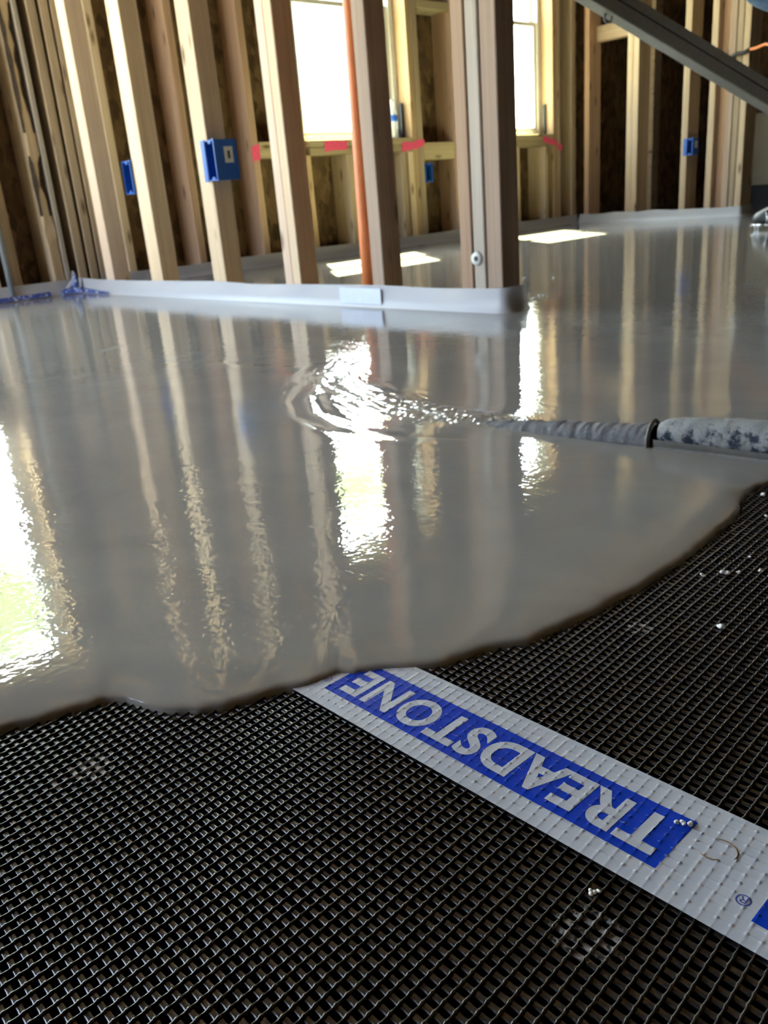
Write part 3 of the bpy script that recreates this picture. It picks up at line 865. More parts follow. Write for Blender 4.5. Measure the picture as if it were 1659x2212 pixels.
def lerp_path(pts, n):
    p = np.array(pts, float); s = np.concatenate([[0], np.cumsum(np.linalg.norm(np.diff(p, axis=0), axis=1))])
    q = np.linspace(0, s[-1], n)
    return np.stack([np.interp(q, s, p[:, i]) for i in range(3)], -1)
def caked_mat(name, crust, bare, lo, hi):
    m, nt, N, L, b = mat(name)
    setp(b, rough=0.75, spec=0.3)
    g = N.new('ShaderNodeNewGeometry')
    n1 = N.new('ShaderNodeTexNoise'); n1.inputs['Scale'].default_value = 55; n1.inputs['Detail'].default_value = 7; n1.inputs['Roughness'].default_value = 0.65
    L.new(g.outputs['Position'], n1.inputs['Vector'])
    sp = N.new('ShaderNodeSeparateXYZ'); L.new(g.outputs['Normal'], sp.inputs[0])
    ad = N.new('ShaderNodeMath'); ad.operation = 'MULTIPLY_ADD'; ad.inputs[1].default_value = 0.16
    L.new(sp.outputs['Z'], ad.inputs[0]); L.new(n1.outputs[0], ad.inputs[2])
    r = N.new('ShaderNodeValToRGB')
    r.color_ramp.elements[0].position = lo; r.color_ramp.elements[1].position = hi
    r.color_ramp.elements[0].color = (*bare, 1); r.color_ramp.elements[1].color = (*crust, 1)
    L.new(ad.outputs[0], r.inputs[0])
    n2 = N.new('ShaderNodeTexNoise'); n2.inputs['Scale'].default_value = 400; n2.inputs['Detail'].default_value = 3
    L.new(g.outputs['Position'], n2.inputs['Vector'])
    mu = N.new('ShaderNodeMixRGB'); mu.blend_type = 'MULTIPLY'; mu.inputs[0].default_value = 0.5
    L.new(r.outputs[0], mu.inputs[1]); L.new(n2.outputs[0], mu.inputs[2])
    hs = N.new('ShaderNodeHueSaturation'); hs.inputs['Value'].default_value = 1.35
    L.new(mu.outputs[0], hs.inputs['Color']); L.new(hs.outputs[0], b.inputs['Base Color'])
    bp = N.new('ShaderNodeBump'); bp.inputs['Distance'].default_value = 0.0022
    L.new(n1.outputs[0], bp.inputs['Height']); L.new(bp.outputs[0], b.inputs['Normal'])
    return m
M['caked'] = caked_mat('dried_cement_crust_on_hose', (0.25, 0.255, 0.25), (0.018, 0.024, 0.040), 0.46, 0.56)
M['pipe_caked'] = caked_mat('cement_coated_pipe', (0.16, 0.16, 0.16), (0.10, 0.10, 0.105), 0.35, 0.55)
M['ringm'] = caked_mat('cement_coated_ring', (0.30, 0.28, 0.25), (0.18, 0.17, 0.15), 0.4, 0.55)
hp = lerp_path([(-0.462, 0.829, 0.0125), (-0.40, 0.838, 0.0150), (-0.30, 0.846, 0.0185), (-0.15, 0.85, 0.021), (0.05, 0.84, 0.023), (0.5, 0.77, 0.024)], 240)
rs = 0.0205 * np.ones(240); rs[:14] = 0.0125 + 0.008 * np.sqrt(np.linspace(0, 1, 14)); 
grid_mesh('hose_body', rough_tube(hp, rs, 40, 0.0012, 60, 31), M['caked'], hose)
np_ = lerp_path([(-0.70, 0.796, -0.0125), (-0.64, 0.804, -0.0065), (-0.56, 0.815, -0.001), (-0.468, 0.828, 0.004)], 120)
grid_mesh('nozzle_pipe', rough_tube(np_, np.linspace(0.0155, 0.0175, 120), 32, 0.0010, 70, 33), M['pipe_caked'], hose)
rp = lerp_path([(-0.4725, 0.8275, 0.006), (-0.4685, 0.8281, 0.006)], 5)
P = rough_tube(rp, [0.018, 0.0212, 0.0216, 0.0212, 0.0175], 40, 0.0006, 90, 35)
grid_mesh('collar_ring', P, M['ringm'], hose, label='pale raised collar ring')
# skirt of screed clinging to the hose's near side
sk = []
for i in range(0, 240):
    t = hp[min(i + 1, 239)] - hp[max(i - 1, 0)]; t /= np.linalg.norm(t)
    a = np.cross(t, [0, 0, 1.0]); a /= np.linalg.norm(a)
    top = np.interp(i, [0, 30, 239], [0.011, 0.010, 0.010])
    rr = 0.0225
    row = []
    for w in np.linspace(0, 1, 9):
        zz = top * (1 - w) - 0.004 * w
        d = math.sqrt(max(rr ** 2 - (zz - hp[i][2]) ** 2, 1e-6)) if w < 0.7 else rr * 0.98 + (w - 0.7) * 0.02
        row.append(hp[i] * [1, 1, 0] + a * d + np.array([0, 0, zz]))
    sk.append(row)
sk = np.array(sk)
M['skirt'] = plain('dull_screed_skin', (0.17, 0.163, 0.142), 0.6, var=0.15, scale=120, bump=0.0006)
grid_mesh('screed_skirt', sk, M['skirt'], hose, label='smooth grey screed clinging along the hose')

# ------------------------------------------------------------------ films along the walls
def film(name, path, ztop, label, seed, flare=0.012, zb=-0.012):
    """path: plan polyline, drawn so that the room is on its right side"""
    p = lerp_path([(x, y, 0) for x, y in path], 160)
    rows = []
    prof = [(0.0, 1.0), (0.0005, 0.62), (0.002, 0.36), (0.005, 0.14), (flare, 0.0), (flare + 0.004, -0.2)]
    base = []
    for i in range(160):
        t = p[min(i + 1, 159)] - p[max(i - 1, 0)]; t /= np.linalg.norm(t)
        nrm = np.array([t[1], -t[0], 0])
        s = i / 159.0
        zt = ztop + 0.004 * float(vnoise(np.array([s * 9.0]), np.array([1.0]), seed)[0])
        wv = 0.0025 * float(vnoise(np.array([s * 22.0]), np.array([2.0]), seed + 1)[0])
        row = []
        for (o, zf) in prof:
            row.append(p[i] + nrm * (o + wv * (1 - zf) * max(zf, 0) * 3) + np.array([0, 0, zf * zt if zf >= 0 else zb]))
        base.append(row)
    A = np.array(base)
    B = A.copy(); 
    for i in range(160):
        t = p[min(i + 1, 159)] - p[max(i - 1, 0)]; t /= np.linalg.norm(t)
        B[i] += np.array([-t[1], t[0], 0]) * 0.0008
    P = np.concatenate([A, B[:, ::-1], A[:, :1]], 1)
    o = grid_mesh(name, P, M['film'], None, True)
    rebase(o)
    return tag(o, label, 'film strip', 'poly strips at the foot of the walls')
film('perimeter_strip', [(-3.582, 1.588), (-1.303, 1.592), (-1.2965, 1.605), (-1.2965, 1.672)], 0.057, 'white poly strip along the foot of the stud partition', 41)
M['patch'] = plain('pale_blue_tape_patch', (0.62, 0.67, 0.80), 0.4, var=0.04)
_f = bpy.data.objects['perimeter_strip']
MB().box(-1.885, -1.715, 1.5835, 1.5845, 0.008, 0.050, c=0.0004).build('tape_patch', M['patch'], _f, label='pale blue tape patch')
film('perimeter_strip', [(-3.592, -1.84), (-3.590, 1.58)], 0.060, 'white poly strip with blue print running left from the partition corner', 43)
film('perimeter_strip', [(-3.592, 1.70), (-3.592, 5.215)], 0.058, 'dim poly strip under the two windows beyond the partition', 45)
film('perimeter_strip', [(-3.58, 5.222), (-2.452, 5.224), (-2.446, 5.232), (-2.446, 5.37)], 0.058, 'poly strip along the foot of the dark right wall', 47)
# pieces of blue printed tape in the corner
def speck_blue():
    m, nt, N, L, b = mat('blue_tape_small_print')
    setp(b, rough=0.35)
    g = N.new('ShaderNodeNewGeometry')
    n1 = N.new('ShaderNodeTexNoise'); n1.inputs['Scale'].default_value = 90; n1.inputs['Detail'].default_value = 2
    L.new(g.outputs['Position'], n1.inputs['Vector'])
    r = N.new('ShaderNodeValToRGB'); r.color_ramp.elements[0].position = 0.52; r.color_ramp.elements[1].position = 0.66
    r.color_ramp.elements[0].color = (0.03, 0.06, 0.26, 1); r.color_ramp.elements[1].color = (0.5, 0.52, 0.56, 1)
    L.new(n1.outputs[0], r.inputs[0]); L.new(r.outputs[0], b.inputs['Base Color'])
    return m
M['bluesp'] = speck_blue()
ct = empty('corner_tape', (-3.56, 1.56, 0), label='crumpled blue and white tape folded up in the wall corner', cat='tape')
def ribbon(name, low, high, mt, nrm, th=0.0008, n=30):
    a = lerp_path(low, n); b = lerp_path(high, n); nr = np.array(nrm) * th
    P = np.stack([a, (a + b) / 2 + nr * 2, b, b - nr, (a + b) / 2 - nr, a - nr, a], 1)
    return grid_mesh(name, P, M[mt], ct, True)
ribbon('printed_band', [(-3.571, 0.3, 0.003), (-3.571, 1.455, 0.003)], [(-3.579, 0.3, 0.019), (-3.579, 1.455, 0.021)], 'bluesp', (1, 0, 0))
ribbon('printed_band', [(-3.52, 1.570, 0.003), (-3.30, 1.573, 0.003)], [(-3.52, 1.578, 0.022), (-3.30, 1.578, 0.009)], 'bluesp', (0, -1, 0))
ribbon('printed_band', [(-3.575, 1.50, 0.002), (-3.545, 1.555, 0.004), (-3.52, 1.565, 0.003)], [(-3.58, 1.50, 0.016), (-3.555, 1.56, 0.040), (-3.53, 1.575, 0.020)], 'bluesp', (0.7, -0.7, 0))
ribbon('folded_flap', [(-3.555, 1.535, 0.03), (-3.548, 1.55, 0.058), (-3.545, 1.552, 0.090)], [(-3.535, 1.56, 0.03), (-3.536, 1.562, 0.058), (-3.542, 1.556, 0.091)], 'bluesp', (0.7, -0.7, 0))
ribbon('folded_edge', [(-3.565, 1.515, 0.025), (-3.551, 1.545, 0.060), (-3.546, 1.549, 0.094)], [(-3.555, 1.533, 0.027), (-3.547, 1.55, 0.060), (-3.544, 1.552, 0.094)], 'film', (0.7, -0.7, 0))

# ------------------------------------------------------------------ things on the framing
pp = empty('orange_pipe', (-1.78, 1.618, 0.031), label='orange plastic pipe rising between the partition studs', cat='pipe')
MB().tube([(-1.8000, 1.6175, 0.031), (-1.7965, 1.6175, 0.2), (-1.784, 1.6175, 0.8), (-1.781, 1.6175, 1.2), (-1.781, 1.6175, ZC - 0.041)], 0.0158, 20).build('pipe', M['orange'], pp, True)
for z in (1.5, 2.3):
    MB().tube([(-1.781, 1.6175, z - 0.012), (-1.781, 1.6175, z + 0.012)], 0.0185, 20).build('coupling', M['orange'], pp, True)
gc = MB().tube([(UE + 0.012, 1.305, 0.02), (UE + 0.012, 1.305, ZC)], 0.0115, 14).build('grey_conduit', M['conduit'], None, True)
tag(rebase(gc), 'thin grey pipe standing at the far left framing', 'pipe')

def box_thing(x0, x1, y0, y1, z0, z1, face, label, sticker=True, flange=0.0):
    """open electrical box: face '-y' or '+x' is the open side"""
    o = empty('electrical_box', ((x0 + x1) / 2, (y0 + y1) / 2, z0), label=label, cat='electrical box', group='blue electrical boxes on the studs')
    w = 0.003
    b = MB()
    if face == '-y':
        b.box(x0, x0 + w, y0, y1, z0, z1); b.box(x1 - w, x1, y0, y1, z0, z1)
        b.box(x0 + w, x1 - w, y0, y1, z0, z0 + w); b.box(x0 + w, x1 - w, y0, y1, z1 - w, z1)
        bk = MB().box(x0 + w, x1 - w, y1 - w, y1, z0 + w, z1 - w)
        lip = MB().box(x0 - flange, x0 + 0.001, y0 - 0.002, y0 + 0.002, z0 - 0.002, z1 + 0.002)
        lip.box(x1 - 0.001, x1 + 0.003, y0 - 0.002, y0 + 0.004, z0 - 0.003, z1 + 0.003)
        ears = [((x0 + x1) / 2, z0 + 0.006), ((x0 + x1) / 2, z1 - 0.006)]
        er = MB()
        for (ex, ez) in ears: er.box(ex - 0.008, ex + 0.008, y0 + 0.001, y0 + 0.02, ez - 0.005, ez + 0.005, c=0.001)
    else:
        b.box(x0, x1, y0, y0 + w, z0, z1); b.box(x0, x1, y1 - w, y1, z0, z1)
        b.box(x0, x1, y0 + w, y1 - w, z0, z0 + w); b.box(x0, x1, y0 + w, y1 - w, z1 - w, z1)
        bk = MB().box(x0, x0 + w, y0 + w, y1 - w, z0 + w, z1 - w)
        lip = MB().box(x1 - 0.002, x1 + 0.002, y0 - 0.003, y0 + 0.001, z0 - 0.003, z1 + 0.003)
        er = MB()
        for ez in (z0 + 0.006, z1 - 0.006): er.box(x1 - 0.02, x1 - 0.001, (y0 + y1) / 2 - 0.008, (y0 + y1) / 2 + 0.008, ez - 0.005, ez + 0.005, c=0.001)
    b.build('body', M['box'], o); bk.build('back', M['box_in'], o); lip.build('flange', M['box'], o); er.build('screw_ear', M['box'], o)
    if sticker:
        ya = y0 + (y1 - y0) * 0.42; yb = y0 + (y1 - y0) * 0.80; za = z0 + (z1 - z0) * 0.42; zb = z0 + (z1 - z0) * 0.82
        st = MB().box(x1 + 0.0002, x1 + 0.0008, ya, yb, za, zb).build('label_sticker', M['white'], o)
        MB().box(x1 + 0.0008, x1 + 0.0012, ya + 0.011, yb - 0.011, za + 0.012, zb - 0.012).build('printed_mark', M['ink'], st)
    return o
box_thing(-2.4765, -2.425, 1.588, 1.672, 0.368, 0.486, '-y', 'blue electrical box with a pale sticker on the second partition stud', True, 0.02)
box_thing(-3.04, -2.981, 1.592, 1.66, 0.36, 0.47, '-y', 'blue electrical box half hidden on the left of a partition stud', False)
box_thing(UE - 0.075, UE + 0.004, 3.7435, 3.80, 0.335, 0.435, '+x', 'small blue electrical box below the sill between the windows', False)
box_thing(-2.8095, -2.772, 5.224, 5.30, 0.367, 0.461, '-y', 'blue electrical box on a stud of the dark right wall', True, 0.02)

# white round plate screwed to the partition end
dp = empty('pipe_cap', (-1.3843, 1.598, 0.124), label='round white washer screwed low on the end of the partition', cat='washer')
MB().tube([(-1.3843, 1.599, 0.124), (-1.3843, 1.5945, 0.124)], [0.0165, 0.0145], 24).build('disc', M['white'], dp, True)
MB().tube([(-1.3843, 1.5945, 0.124), (-1.3843, 1.5925, 0.124)], [0.0062, 0.005], 14).build('screw_head', M['metal_dark'], dp, True)

# water bottle on the sill of window 1
bo = empty('water_bottle', (-3.665, 3.575, 0.573), label='small clear water bottle with a blue label on the window sill', cat='bottle')
bx, by, bz = -3.665, 3.575, 0.573
prof = [(0.0, 0.0), (0.026, 0.001), (0.029, 0.008), (0.028, 0.03), (0.029, 0.05), (0.0275, 0.07), (0.029, 0.10), (0.027, 0.125), (0.018, 0.15), (0.0115, 0.165), (0.0115, 0.18)]
def lathe(prof, n=24):
    P = np.empty((len(prof), n + 1, 3)); w = np.linspace(0, 2 * PI, n + 1)
    for i, (r, z) in enumerate(prof):
        P[i, :, 0] = bx + r * np.cos(w); P[i, :, 1] = by + r * np.sin(w); P[i, :, 2] = bz + z
    P[:, -1] = P[:, 0]
    return P
grid_mesh('bottle_body', lathe(prof), M['bottle'], bo)
grid_mesh('cap', lathe([(0.0, 0.197), (0.013, 0.196), (0.0135, 0.181), (0.0115, 0.179)]), M['white'], bo)
grid_mesh('label', lathe([(0.0285, 0.085), (0.0298, 0.086), (0.0298, 0.116), (0.0285, 0.117)]), M['bottle_label'], bo)

# leaning grey metal bar
bar = empty('metal_rail', (-0.72, 3.02, 0.0), label='grey metal rail leaning across the upper right', cat='rail')
A = Vector((-1.283, 1.880, 0.693)); B = Vector((-1.0503, 2.355, 0.4374))
d = (B - A).normalized()
tA = -0.28; tB = (A.z - 0.022) / -d.z
a0 = A + d * -0.215; b0 = A + d * tB
side = d.cross(Vector((0, 0, 1))).normalized(); upv = side.cross(d).normalized()
view = (Vector((0, 0, 0.28)) - (A + B) / 2).normalized()
def bar_loft(sec, p0, p1, name, mt, parent):
    n = len(sec)
    V = [p0 + side * s_ + upv * u_ for s_, u_ in sec] + [p1 + side * s_ + upv * u_ for s_, u_ in sec]
    F = [tuple(range(n))[::-1], tuple(range(n, 2 * n))] + [(i, (i + 1) % n, n + (i + 1) % n, n + i) for i in range(n)]
    return MB().add(V, F).build(name, M[mt], parent)
q = 0.0265
sec = [(-.0215, -q), (.0215, -q), (.0235, -q + .002), (.0235, 0.001), (.0215, 0.002), (.0215, 0.0055), (.0235, 0.0065), (.0235, q - .002), (.0215, q),
       (-.0215, q), (-.0235, q - .002), (-.0235, 0.0065), (-.0215, 0.0055), (-.0215, 0.002), (-.0235, 0.001), (-.0235, -q + .002)]
bar_loft(sec, a0, b0, 'bar', 'metal', bar)
for s_ in (-1, 1):
    bar_loft([(s_ * .0213, 0.002), (s_ * .0221, 0.002), (s_ * .0221, 0.0055), (s_ * .0213, 0.0055)][::s_], a0 + d * 0.005, b0 - d * 0.005, 'groove', 'metal_dark', bar)
bar_loft([(-.025, -q - .002), (.025, -q - .002), (.025, q + .002), (-.025, q + .002)], b0 - d * 0.03, b0 + d * 0.003, 'end_cap', 'black', bar)
rc = Vector((-1.252, 1.940, 0.626))
e1 = Vector((0.69, 0.72, 0)); e2 = Vector((0, 0, 1))
MB().tube([rc + e1 * 0.0085 * math.cos(w) + e2 * 0.0105 * math.sin(w) for w in np.linspace(0, 2 * PI, 25)], 0.0028, 8, cap=False).build('hook_ring', M['metal'], bar, True)

# far room: leaning board, box, white tag on the wall end
tag(rebase(MB().box(-3.215, -2.60, 6.985, 7.0, 0.13, 0.645, c=0.003).build('beige_board', M['drywall'])), 'pale beige board standing in the dark room at far right', 'board')
tag(rebase(MB().box(-3.20, -2.62, 6.90, 7.05, -0.008, 0.129, c=0.006).build('black_case', M['black'])), 'low black case under the beige board at far right', 'case')
tg = empty('paper_tag', (-2.46, 5.222, 0.61), label='small white and blue paper tag near the free end of the right wall', cat='tag')
tgm = grid_mesh('tag_sheet', np.array([[(-2.484 + 0.007 * j + 0.014 * i + 0.004 * math.sin(j), 5.2285 - 0.010 * (i / 2) - 0.006 * abs(math.sin(j * 1.3)), 0.700 - 0.017 * j + (0.004 if i == 2 else 0)) for i in range(3)] for j in range(6)]), M['white'], tg)
MB().box(-2.478, -2.448, 5.2125, 5.2135, 0.668, 0.680).build('blue_stripe', M['bottle_label'], tg)

# cord from the wall end to the worker
cdth = empty('power_cord', (-2.2, 5.0, 0.7), label='black and orange cord strung from the right wall end', cat='cord')
MB().tube([(-2.60, 5.222, 0.845), (-2.56, 5.215, 0.862), (-2.52, 5.212, 0.876), (-2.48, 5.21, 0.874), (-2.44, 5.205, 0.886)], 0.0105, 8).build('black_sleeve', M['black'], cdth, True)
MB().tube([(-2.44, 5.205, 0.886), (-2.36, 5.10, 0.875), (-2.22, 4.90, 0.862), (-1.98, 4.45, 0.80), (-1.80, 4.14, 0.775), (-1.64, 4.035, 0.800), (-1.55, 3.93, 0.70), (-1.35, 3.8, 0.35), (-1.2, 3.75, 0.004), (-0.6, 4.0, 0.004)], 0.007, 8).build('orange_length', M['orange'], cdth, True)

# ------------------------------------------------------------------ worker at the right edge
M['shirt'] = plain('blue_work_shirt', (0.035, 0.075, 0.16), 0.85, var=0.25, scale=40)
M['pants'] = plain('navy_work_trousers', (0.018, 0.026, 0.045), 0.85, var=0.25, scale=40)
M['skin'] = plain('skin', (0.50, 0.30, 0.20), 0.55, var=0.06, scale=40)
M['hair'] = plain('dark_hair', (0.025, 0.018, 0.013), 0.7, var=0.3, scale=150)
M['eye'] = plain('eye_white', (0.7, 0.7, 0.68), 0.3)
def skin_tree(J, E_, sub=2, root=0):
    me = bpy.data.meshes.new('skin'); me.from_pydata([j[:3] for j in J], E_, [])
    o = bpy.data.objects.new('skin', me); COL.objects.link(o)
    o.modifiers.new('s', 'SKIN'); 
    if not me.skin_vertices: 
        bm = bmesh.new(); bm.from_mesh(me); bm.verts.layers.skin.verify(); bm.to_mesh(me); bm.free()
    for i, j in enumerate(J):
        me.skin_vertices[0].data[i].radius = (j[3], j[4] if len(j) > 4 else j[3])
        me.skin_vertices[0].data[i].use_root = (i == root)
    m2 = o.modifiers.new('d', 'SUBSURF'); m2.levels = sub; m2.render_levels = sub
    dg = bpy.context.evaluated_depsgraph_get()
    r = bpy.data.meshes.new_from_object(o.evaluated_get(dg))
    v = [tuple(q.co) for q in r.vertices]; f = [tuple(p.vertices) for p in r.polygons]
    bpy.data.objects.remove(o); bpy.data.meshes.remove(me); bpy.data.meshes.remove(r)
    return v, f
wk_ = empty('person', (-1.72, 4.2, 0.0), label='worker in blue shirt and navy trousers, cut off by the right edge of the picture', cat='person')
J = [(-1.62, 4.24, .86, .135, .115), (-1.66, 4.225, .98, .130, .110), (-1.72, 4.21, 1.12, .150, .115), (-1.775, 4.20, 1.25, .135, .10), (-1.82, 4.195, 1.34, .058), (-1.85, 4.19, 1.42, .055),
     # left arm (towards the camera)
     (-1.765, 4.06, 1.235, .066), (-1.845, 4.015, 1.13, .056), (-1.905, 4.02, .965, .045), (-1.79, 4.025, .90, .036), (-1.70, 4.035, .845, .027),
     # right arm
     (-1.735, 4.345, 1.235, .066), (-1.70, 4.41, 1.12, .054), (-1.655, 4.46, .98, .043), (-1.70, 4.42, .87, .036), (-1.735, 4.37, .78, .027),
     # left leg, right leg
     (-1.63, 4.15, .80, .090), (-1.71, 4.125, .47, .062), (-1.715, 4.12, .30, .055), (-1.70, 4.115, .12, .042),
     (-1.60, 4.34, .80, .090), (-1.66, 4.37, .47, .062), (-1.60, 4.385, .30, .055), (-1.55, 4.39, .12, .042)]
Ed = [(0, 1), (1, 2), (2, 3), (3, 4), (4, 5), (3, 6), (6, 7), (7, 8), (8, 9), (9, 10), (3, 11), (11, 12), (12, 13), (13, 14), (14, 15), (0, 16), (16, 17), (17, 18), (18, 19), (0, 20), (20, 21), (21, 22), (22, 23)]
v, f = skin_tree(J, Ed)
body = MB()
lh, rh_ = Vector((-1.70, 4.035, .845)), Vector((-1.735, 4.37, .78))
def part_of(fc):
    c_ = sum((Vector(v[i]) for i in fc), Vector()) / len(fc)
    if (c_ - lh).length < .045 or (c_ - rh_).length < .045: return 2
    if c_.z > 1.335: return 2
    if c_.z < .88 and (c_ - Vector((-1.64, 4.24, .6))).xy.length < .30 and not ((c_ - Vector((-1.78, 4.025, .91))).length < .12 or (c_ - Vector((-1.70, 4.42, .88))).length < .14): return 1
    return 0
for fc in f: pass
body.v = [tuple(q) for q in v]; body.f = list(f); body.m = [part_of(fc) for fc in f]
# head: shaped sphere, joined to the neck
hd = Vector((-1.905, 4.185, 1.505)); fwd_ = Vector((-0.90, -0.05, -0.42)).normalized(); lat = Vector((0.05, -1, 0)).normalized(); upd = lat.cross(fwd_).normalized()
if upd.z < 0: upd = -upd
bm = bmesh.new(); bmesh.ops.create_uvsphere(bm, u_segments=28, v_segments=20, radius=1.0)
hv = []
for q in bm.verts:
    x, y, z = q.co                                         # x forward, y lateral, z up
    jaw = 1 - 0.26 * max(0, -z) ** 1.5
    px_, py_, pz_ = x * .098 * jaw, y * .077 * jaw, z * .118
    if x > 0.75 and abs(y) < .30 and -.42 < z < .12: px_ += .020 * (1 - abs(y) / .30) * (1 - abs(z + .2) / .32)     # nose
    if x > 0.7 and .02 < z < .25 and .15 < abs(y) < .5: px_ -= .007                                            # eye sockets
    if x > 0.7 and -.62 < z < -.45 and abs(y) < .33: px_ += .005                                               # lips
    hv.append(hd + fwd_ * px_ + lat * py_ + upd * pz_)
body.add(hv, [[q.index for q in p.verts] for p in bm.faces], 2); bm.free()
# hands: palm plus five separate bent fingers
def hand(w, dirv, across, palm_n):
    d_ = Vector(dirv).normalized(); a_ = Vector(across).normalized(); n_ = Vector(palm_n).normalized()
    p0 = w; 
    Jh = [tuple(w) + (.024, .018), tuple(w + d_ * .045) + (.036, .015), tuple(w + d_ * .085) + (.038, .013)]
    vv, ff = skin_tree(Jh, [(0, 1), (1, 2)], 1); body.add(vv, ff, 2)
    for k, (off, ln) in enumerate(((-.030, .066), (-.010, .078), (.010, .073), (.029, .058))):
        r0 = w + d_ * .082 + a_ * off
        p1 = r0 + (d_ * .75 + n_ * .65).normalized() * ln * .42
        p2 = p1 + (d_ * -.05 + n_ * 1.0).normalized() * ln * .33
        p3 = p2 + (d_ * -.75 + n_ * .55).normalized() * ln * .27
        vv, ff = skin_tree([tuple(r0 - d_ * .02) + (.009,), tuple(r0) + (.0092,), tuple(p1) + (.0085,), tuple(p2) + (.0078,), tuple(p3) + (.0066,)], [(0, 1), (1, 2), (2, 3), (3, 4)], 1)
        body.add(vv, ff, 2)
    t0 = w + d_ * .025 - a_ * .028
    t1 = t0 + (d_ * .6 - a_ * .6 + n_ * .35).normalized() * .036
    t2 = t1 + (d_ * .8 + n_ * .55 + a_ * .15).normalized() * .030
    vv, ff = skin_tree([tuple(t0) + (.012,), tuple(t1) + (.0105,), tuple(t2) + (.0085,)], [(0, 1), (1, 2)], 1); body.add(vv, ff, 2)
hand(lh, (.55, .02, -.55), (0, 1, 0), (.5, 0, .6))
hand(rh_, (-.7, -.3, -.45), (-.3, .9, 0), (.3, 0, -.8))
bo_ = body.build('body', [M['shirt'], M['pants'], M['skin']], wk_, True)
# hair cap, eyes, ears
hb = MB(); bm = bmesh.new(); bmesh.ops.create_uvsphere(bm, u_segments=28, v_segments=20, radius=1.0)
keep = [p for p in bm.faces if not (p.calc_center_median().z < .30 - .75 * -min(0, p.calc_center_median().x) and p.calc_center_median().x > -.15) and p.calc_center_median().z > -.45]
ids = {}
for p in keep:
    for q in p.verts:
        if q.index not in ids:
            ids[q.index] = len(hb.v); x, y, z = q.co
            hb.v.append(tuple(hd + fwd_ * x * .104 + lat * y * .083 + upd * z * .124))
    hb.f.append(tuple(ids[q.index] for q in p.verts)); hb.m.append(0)
bm.free()
hb.build('hair', M['hair'], wk_, True)
for sgn in (-1, 1):
    c_ = hd + fwd_ * .085 + lat * sgn * .030 + upd * .014
    bm = bmesh.new(); bmesh.ops.create_icosphere(bm, subdivisions=2, radius=.0105)
    eb = MB().add([c_ + q.co for q in bm.verts], [[q.index for q in p.verts] for p in bm.faces]); 
    eb.add([c_ + fwd_ * .0075 + q.co * .48 for q in bm.verts], [[q.index for q in p.verts] for p in bm.faces], 1); bm.free()
    eb.build('eye', [M['eye'], M['ink']], wk_, True)
    c_ = hd - fwd_ * .005 + lat * sgn * .076
    MB().tube([c_ + upd * (.028 * math.cos(w)) - fwd_ * (.016 * math.sin(w)) for w in np.linspace(-2.6, 2.6, 14)], .007, 8).build('ear', M['skin'], wk_, True)
# rubber boots strapped to spiked frames
def boot(ax, ay, yaw):
    c_, s_ = math.cos(yaw), math.sin(yaw)
    R_ = lambda x, y, z: (ax + x * c_ - y * s_, ay + x * s_ + y * c_, z)
    n = 24; P = []
    prof = [(.145, -.045, .022, .060), (.150, -.052, .030, .075), (.150, -.052, .048, .075), (.140, -.050, .070, .075), (.085, -.048, .098, .07), (.062, -.046, .13, .064), (.058, -.050, .20, .062), (.064, -.056, .28, .066), (.068, -.060, .335, .068)]
    for (xf, xb, z, hw) in prof:
        row = []
        for k in range(n + 1):
            w = 2 * PI * k / n
            x = (xf + xb) / 2 + (xf - xb) / 2 * math.cos(w) if True else 0
            row.append(R_(x, hw * .72 * math.sin(w), z))
        P.append(row)
    bt = grid_mesh('boot', np.array(P), M['black'], wk_, True)
    fb_ = MB()
    for sy in (-1, 1): fb_.tube([R_(.15, sy * .035, .020), R_(-.05, sy * .030, .020)], .005, 8)
    for x in (.13, .04, -.04): fb_.tube([R_(x, -.045, .020), R_(x, .045, .020)], .005, 8)
    for x in (.13, .04, -.04):
        for sy in (-1, 1): fb_.tube([R_(x, sy * .034, .020), R_(x, sy * .034, -.012)], [.005, .0025], 8)
    fb_.tube([R_(.075, -.062, .022), R_(.08, -.060, .075), R_(.07, 0, .098), R_(.08, .060, .075), R_(.075, .062, .022)], .006, 8)
    fb_.build('spike_frame', M['chrome'], bt, True)['label'] = 'bright steel spike frame'
boot(-1.705, 4.115, PI + .25)
boot(-1.535, 4.39, PI - .2)

# ------------------------------------------------------------------ crumbs on mats and tape
def crumb(x, y, z, r, seed, label, n=1):
    rnd = random.Random(seed)
    b = MB()
    for k in range(n * 4):
        bmm = bmesh.new(); bmesh.ops.create_icosphere(bmm, subdivisions=2, radius=r * rnd.uniform(.32, .55))
        ox, oy = ((k % n) - (n - 1) / 2) * r * 1.3 + rnd.uniform(-.5, .5) * r, ((k % n) - (n - 1) / 2) * r * 0.9 + rnd.uniform(-.5, .5) * r
        oz = z + r * rnd.uniform(.2, .7)
        sc = Vector((rnd.uniform(.8, 1.3), rnd.uniform(.8, 1.3), rnd.uniform(.6, 1)))
        for v in bmm.verts:
            s = 1 + rnd.uniform(-.12, .12)
            v.co = Vector((x + ox + v.co.x * s * sc.x, y + oy + v.co.y * s * sc.y, oz + v.co.z * s * sc.z))
        bmm.verts.index_update()
        b.add([v.co for v in bmm.verts], [[v.index for v in f.verts] for f in bmm.faces])
        bmm.free()
    o = rebase(b.build('plaster_crumb', M['crumb'], None, True))
    return tag(o, label, 'crumb', 'white plaster crumbs')
zt = float(tape_h(np.array([-0.1523]), np.array([0.3059]))[0])
crumb(-0.1523, 0.3059, zt, 0.0021, 1, 'largest white crumb, lying on the blue band beside the letter T', 3)
crumb(-0.1603, 0.2450, ZM - 0.0008, 0.0017, 2, 'white crumb on the near mesh just below the tape', 2)
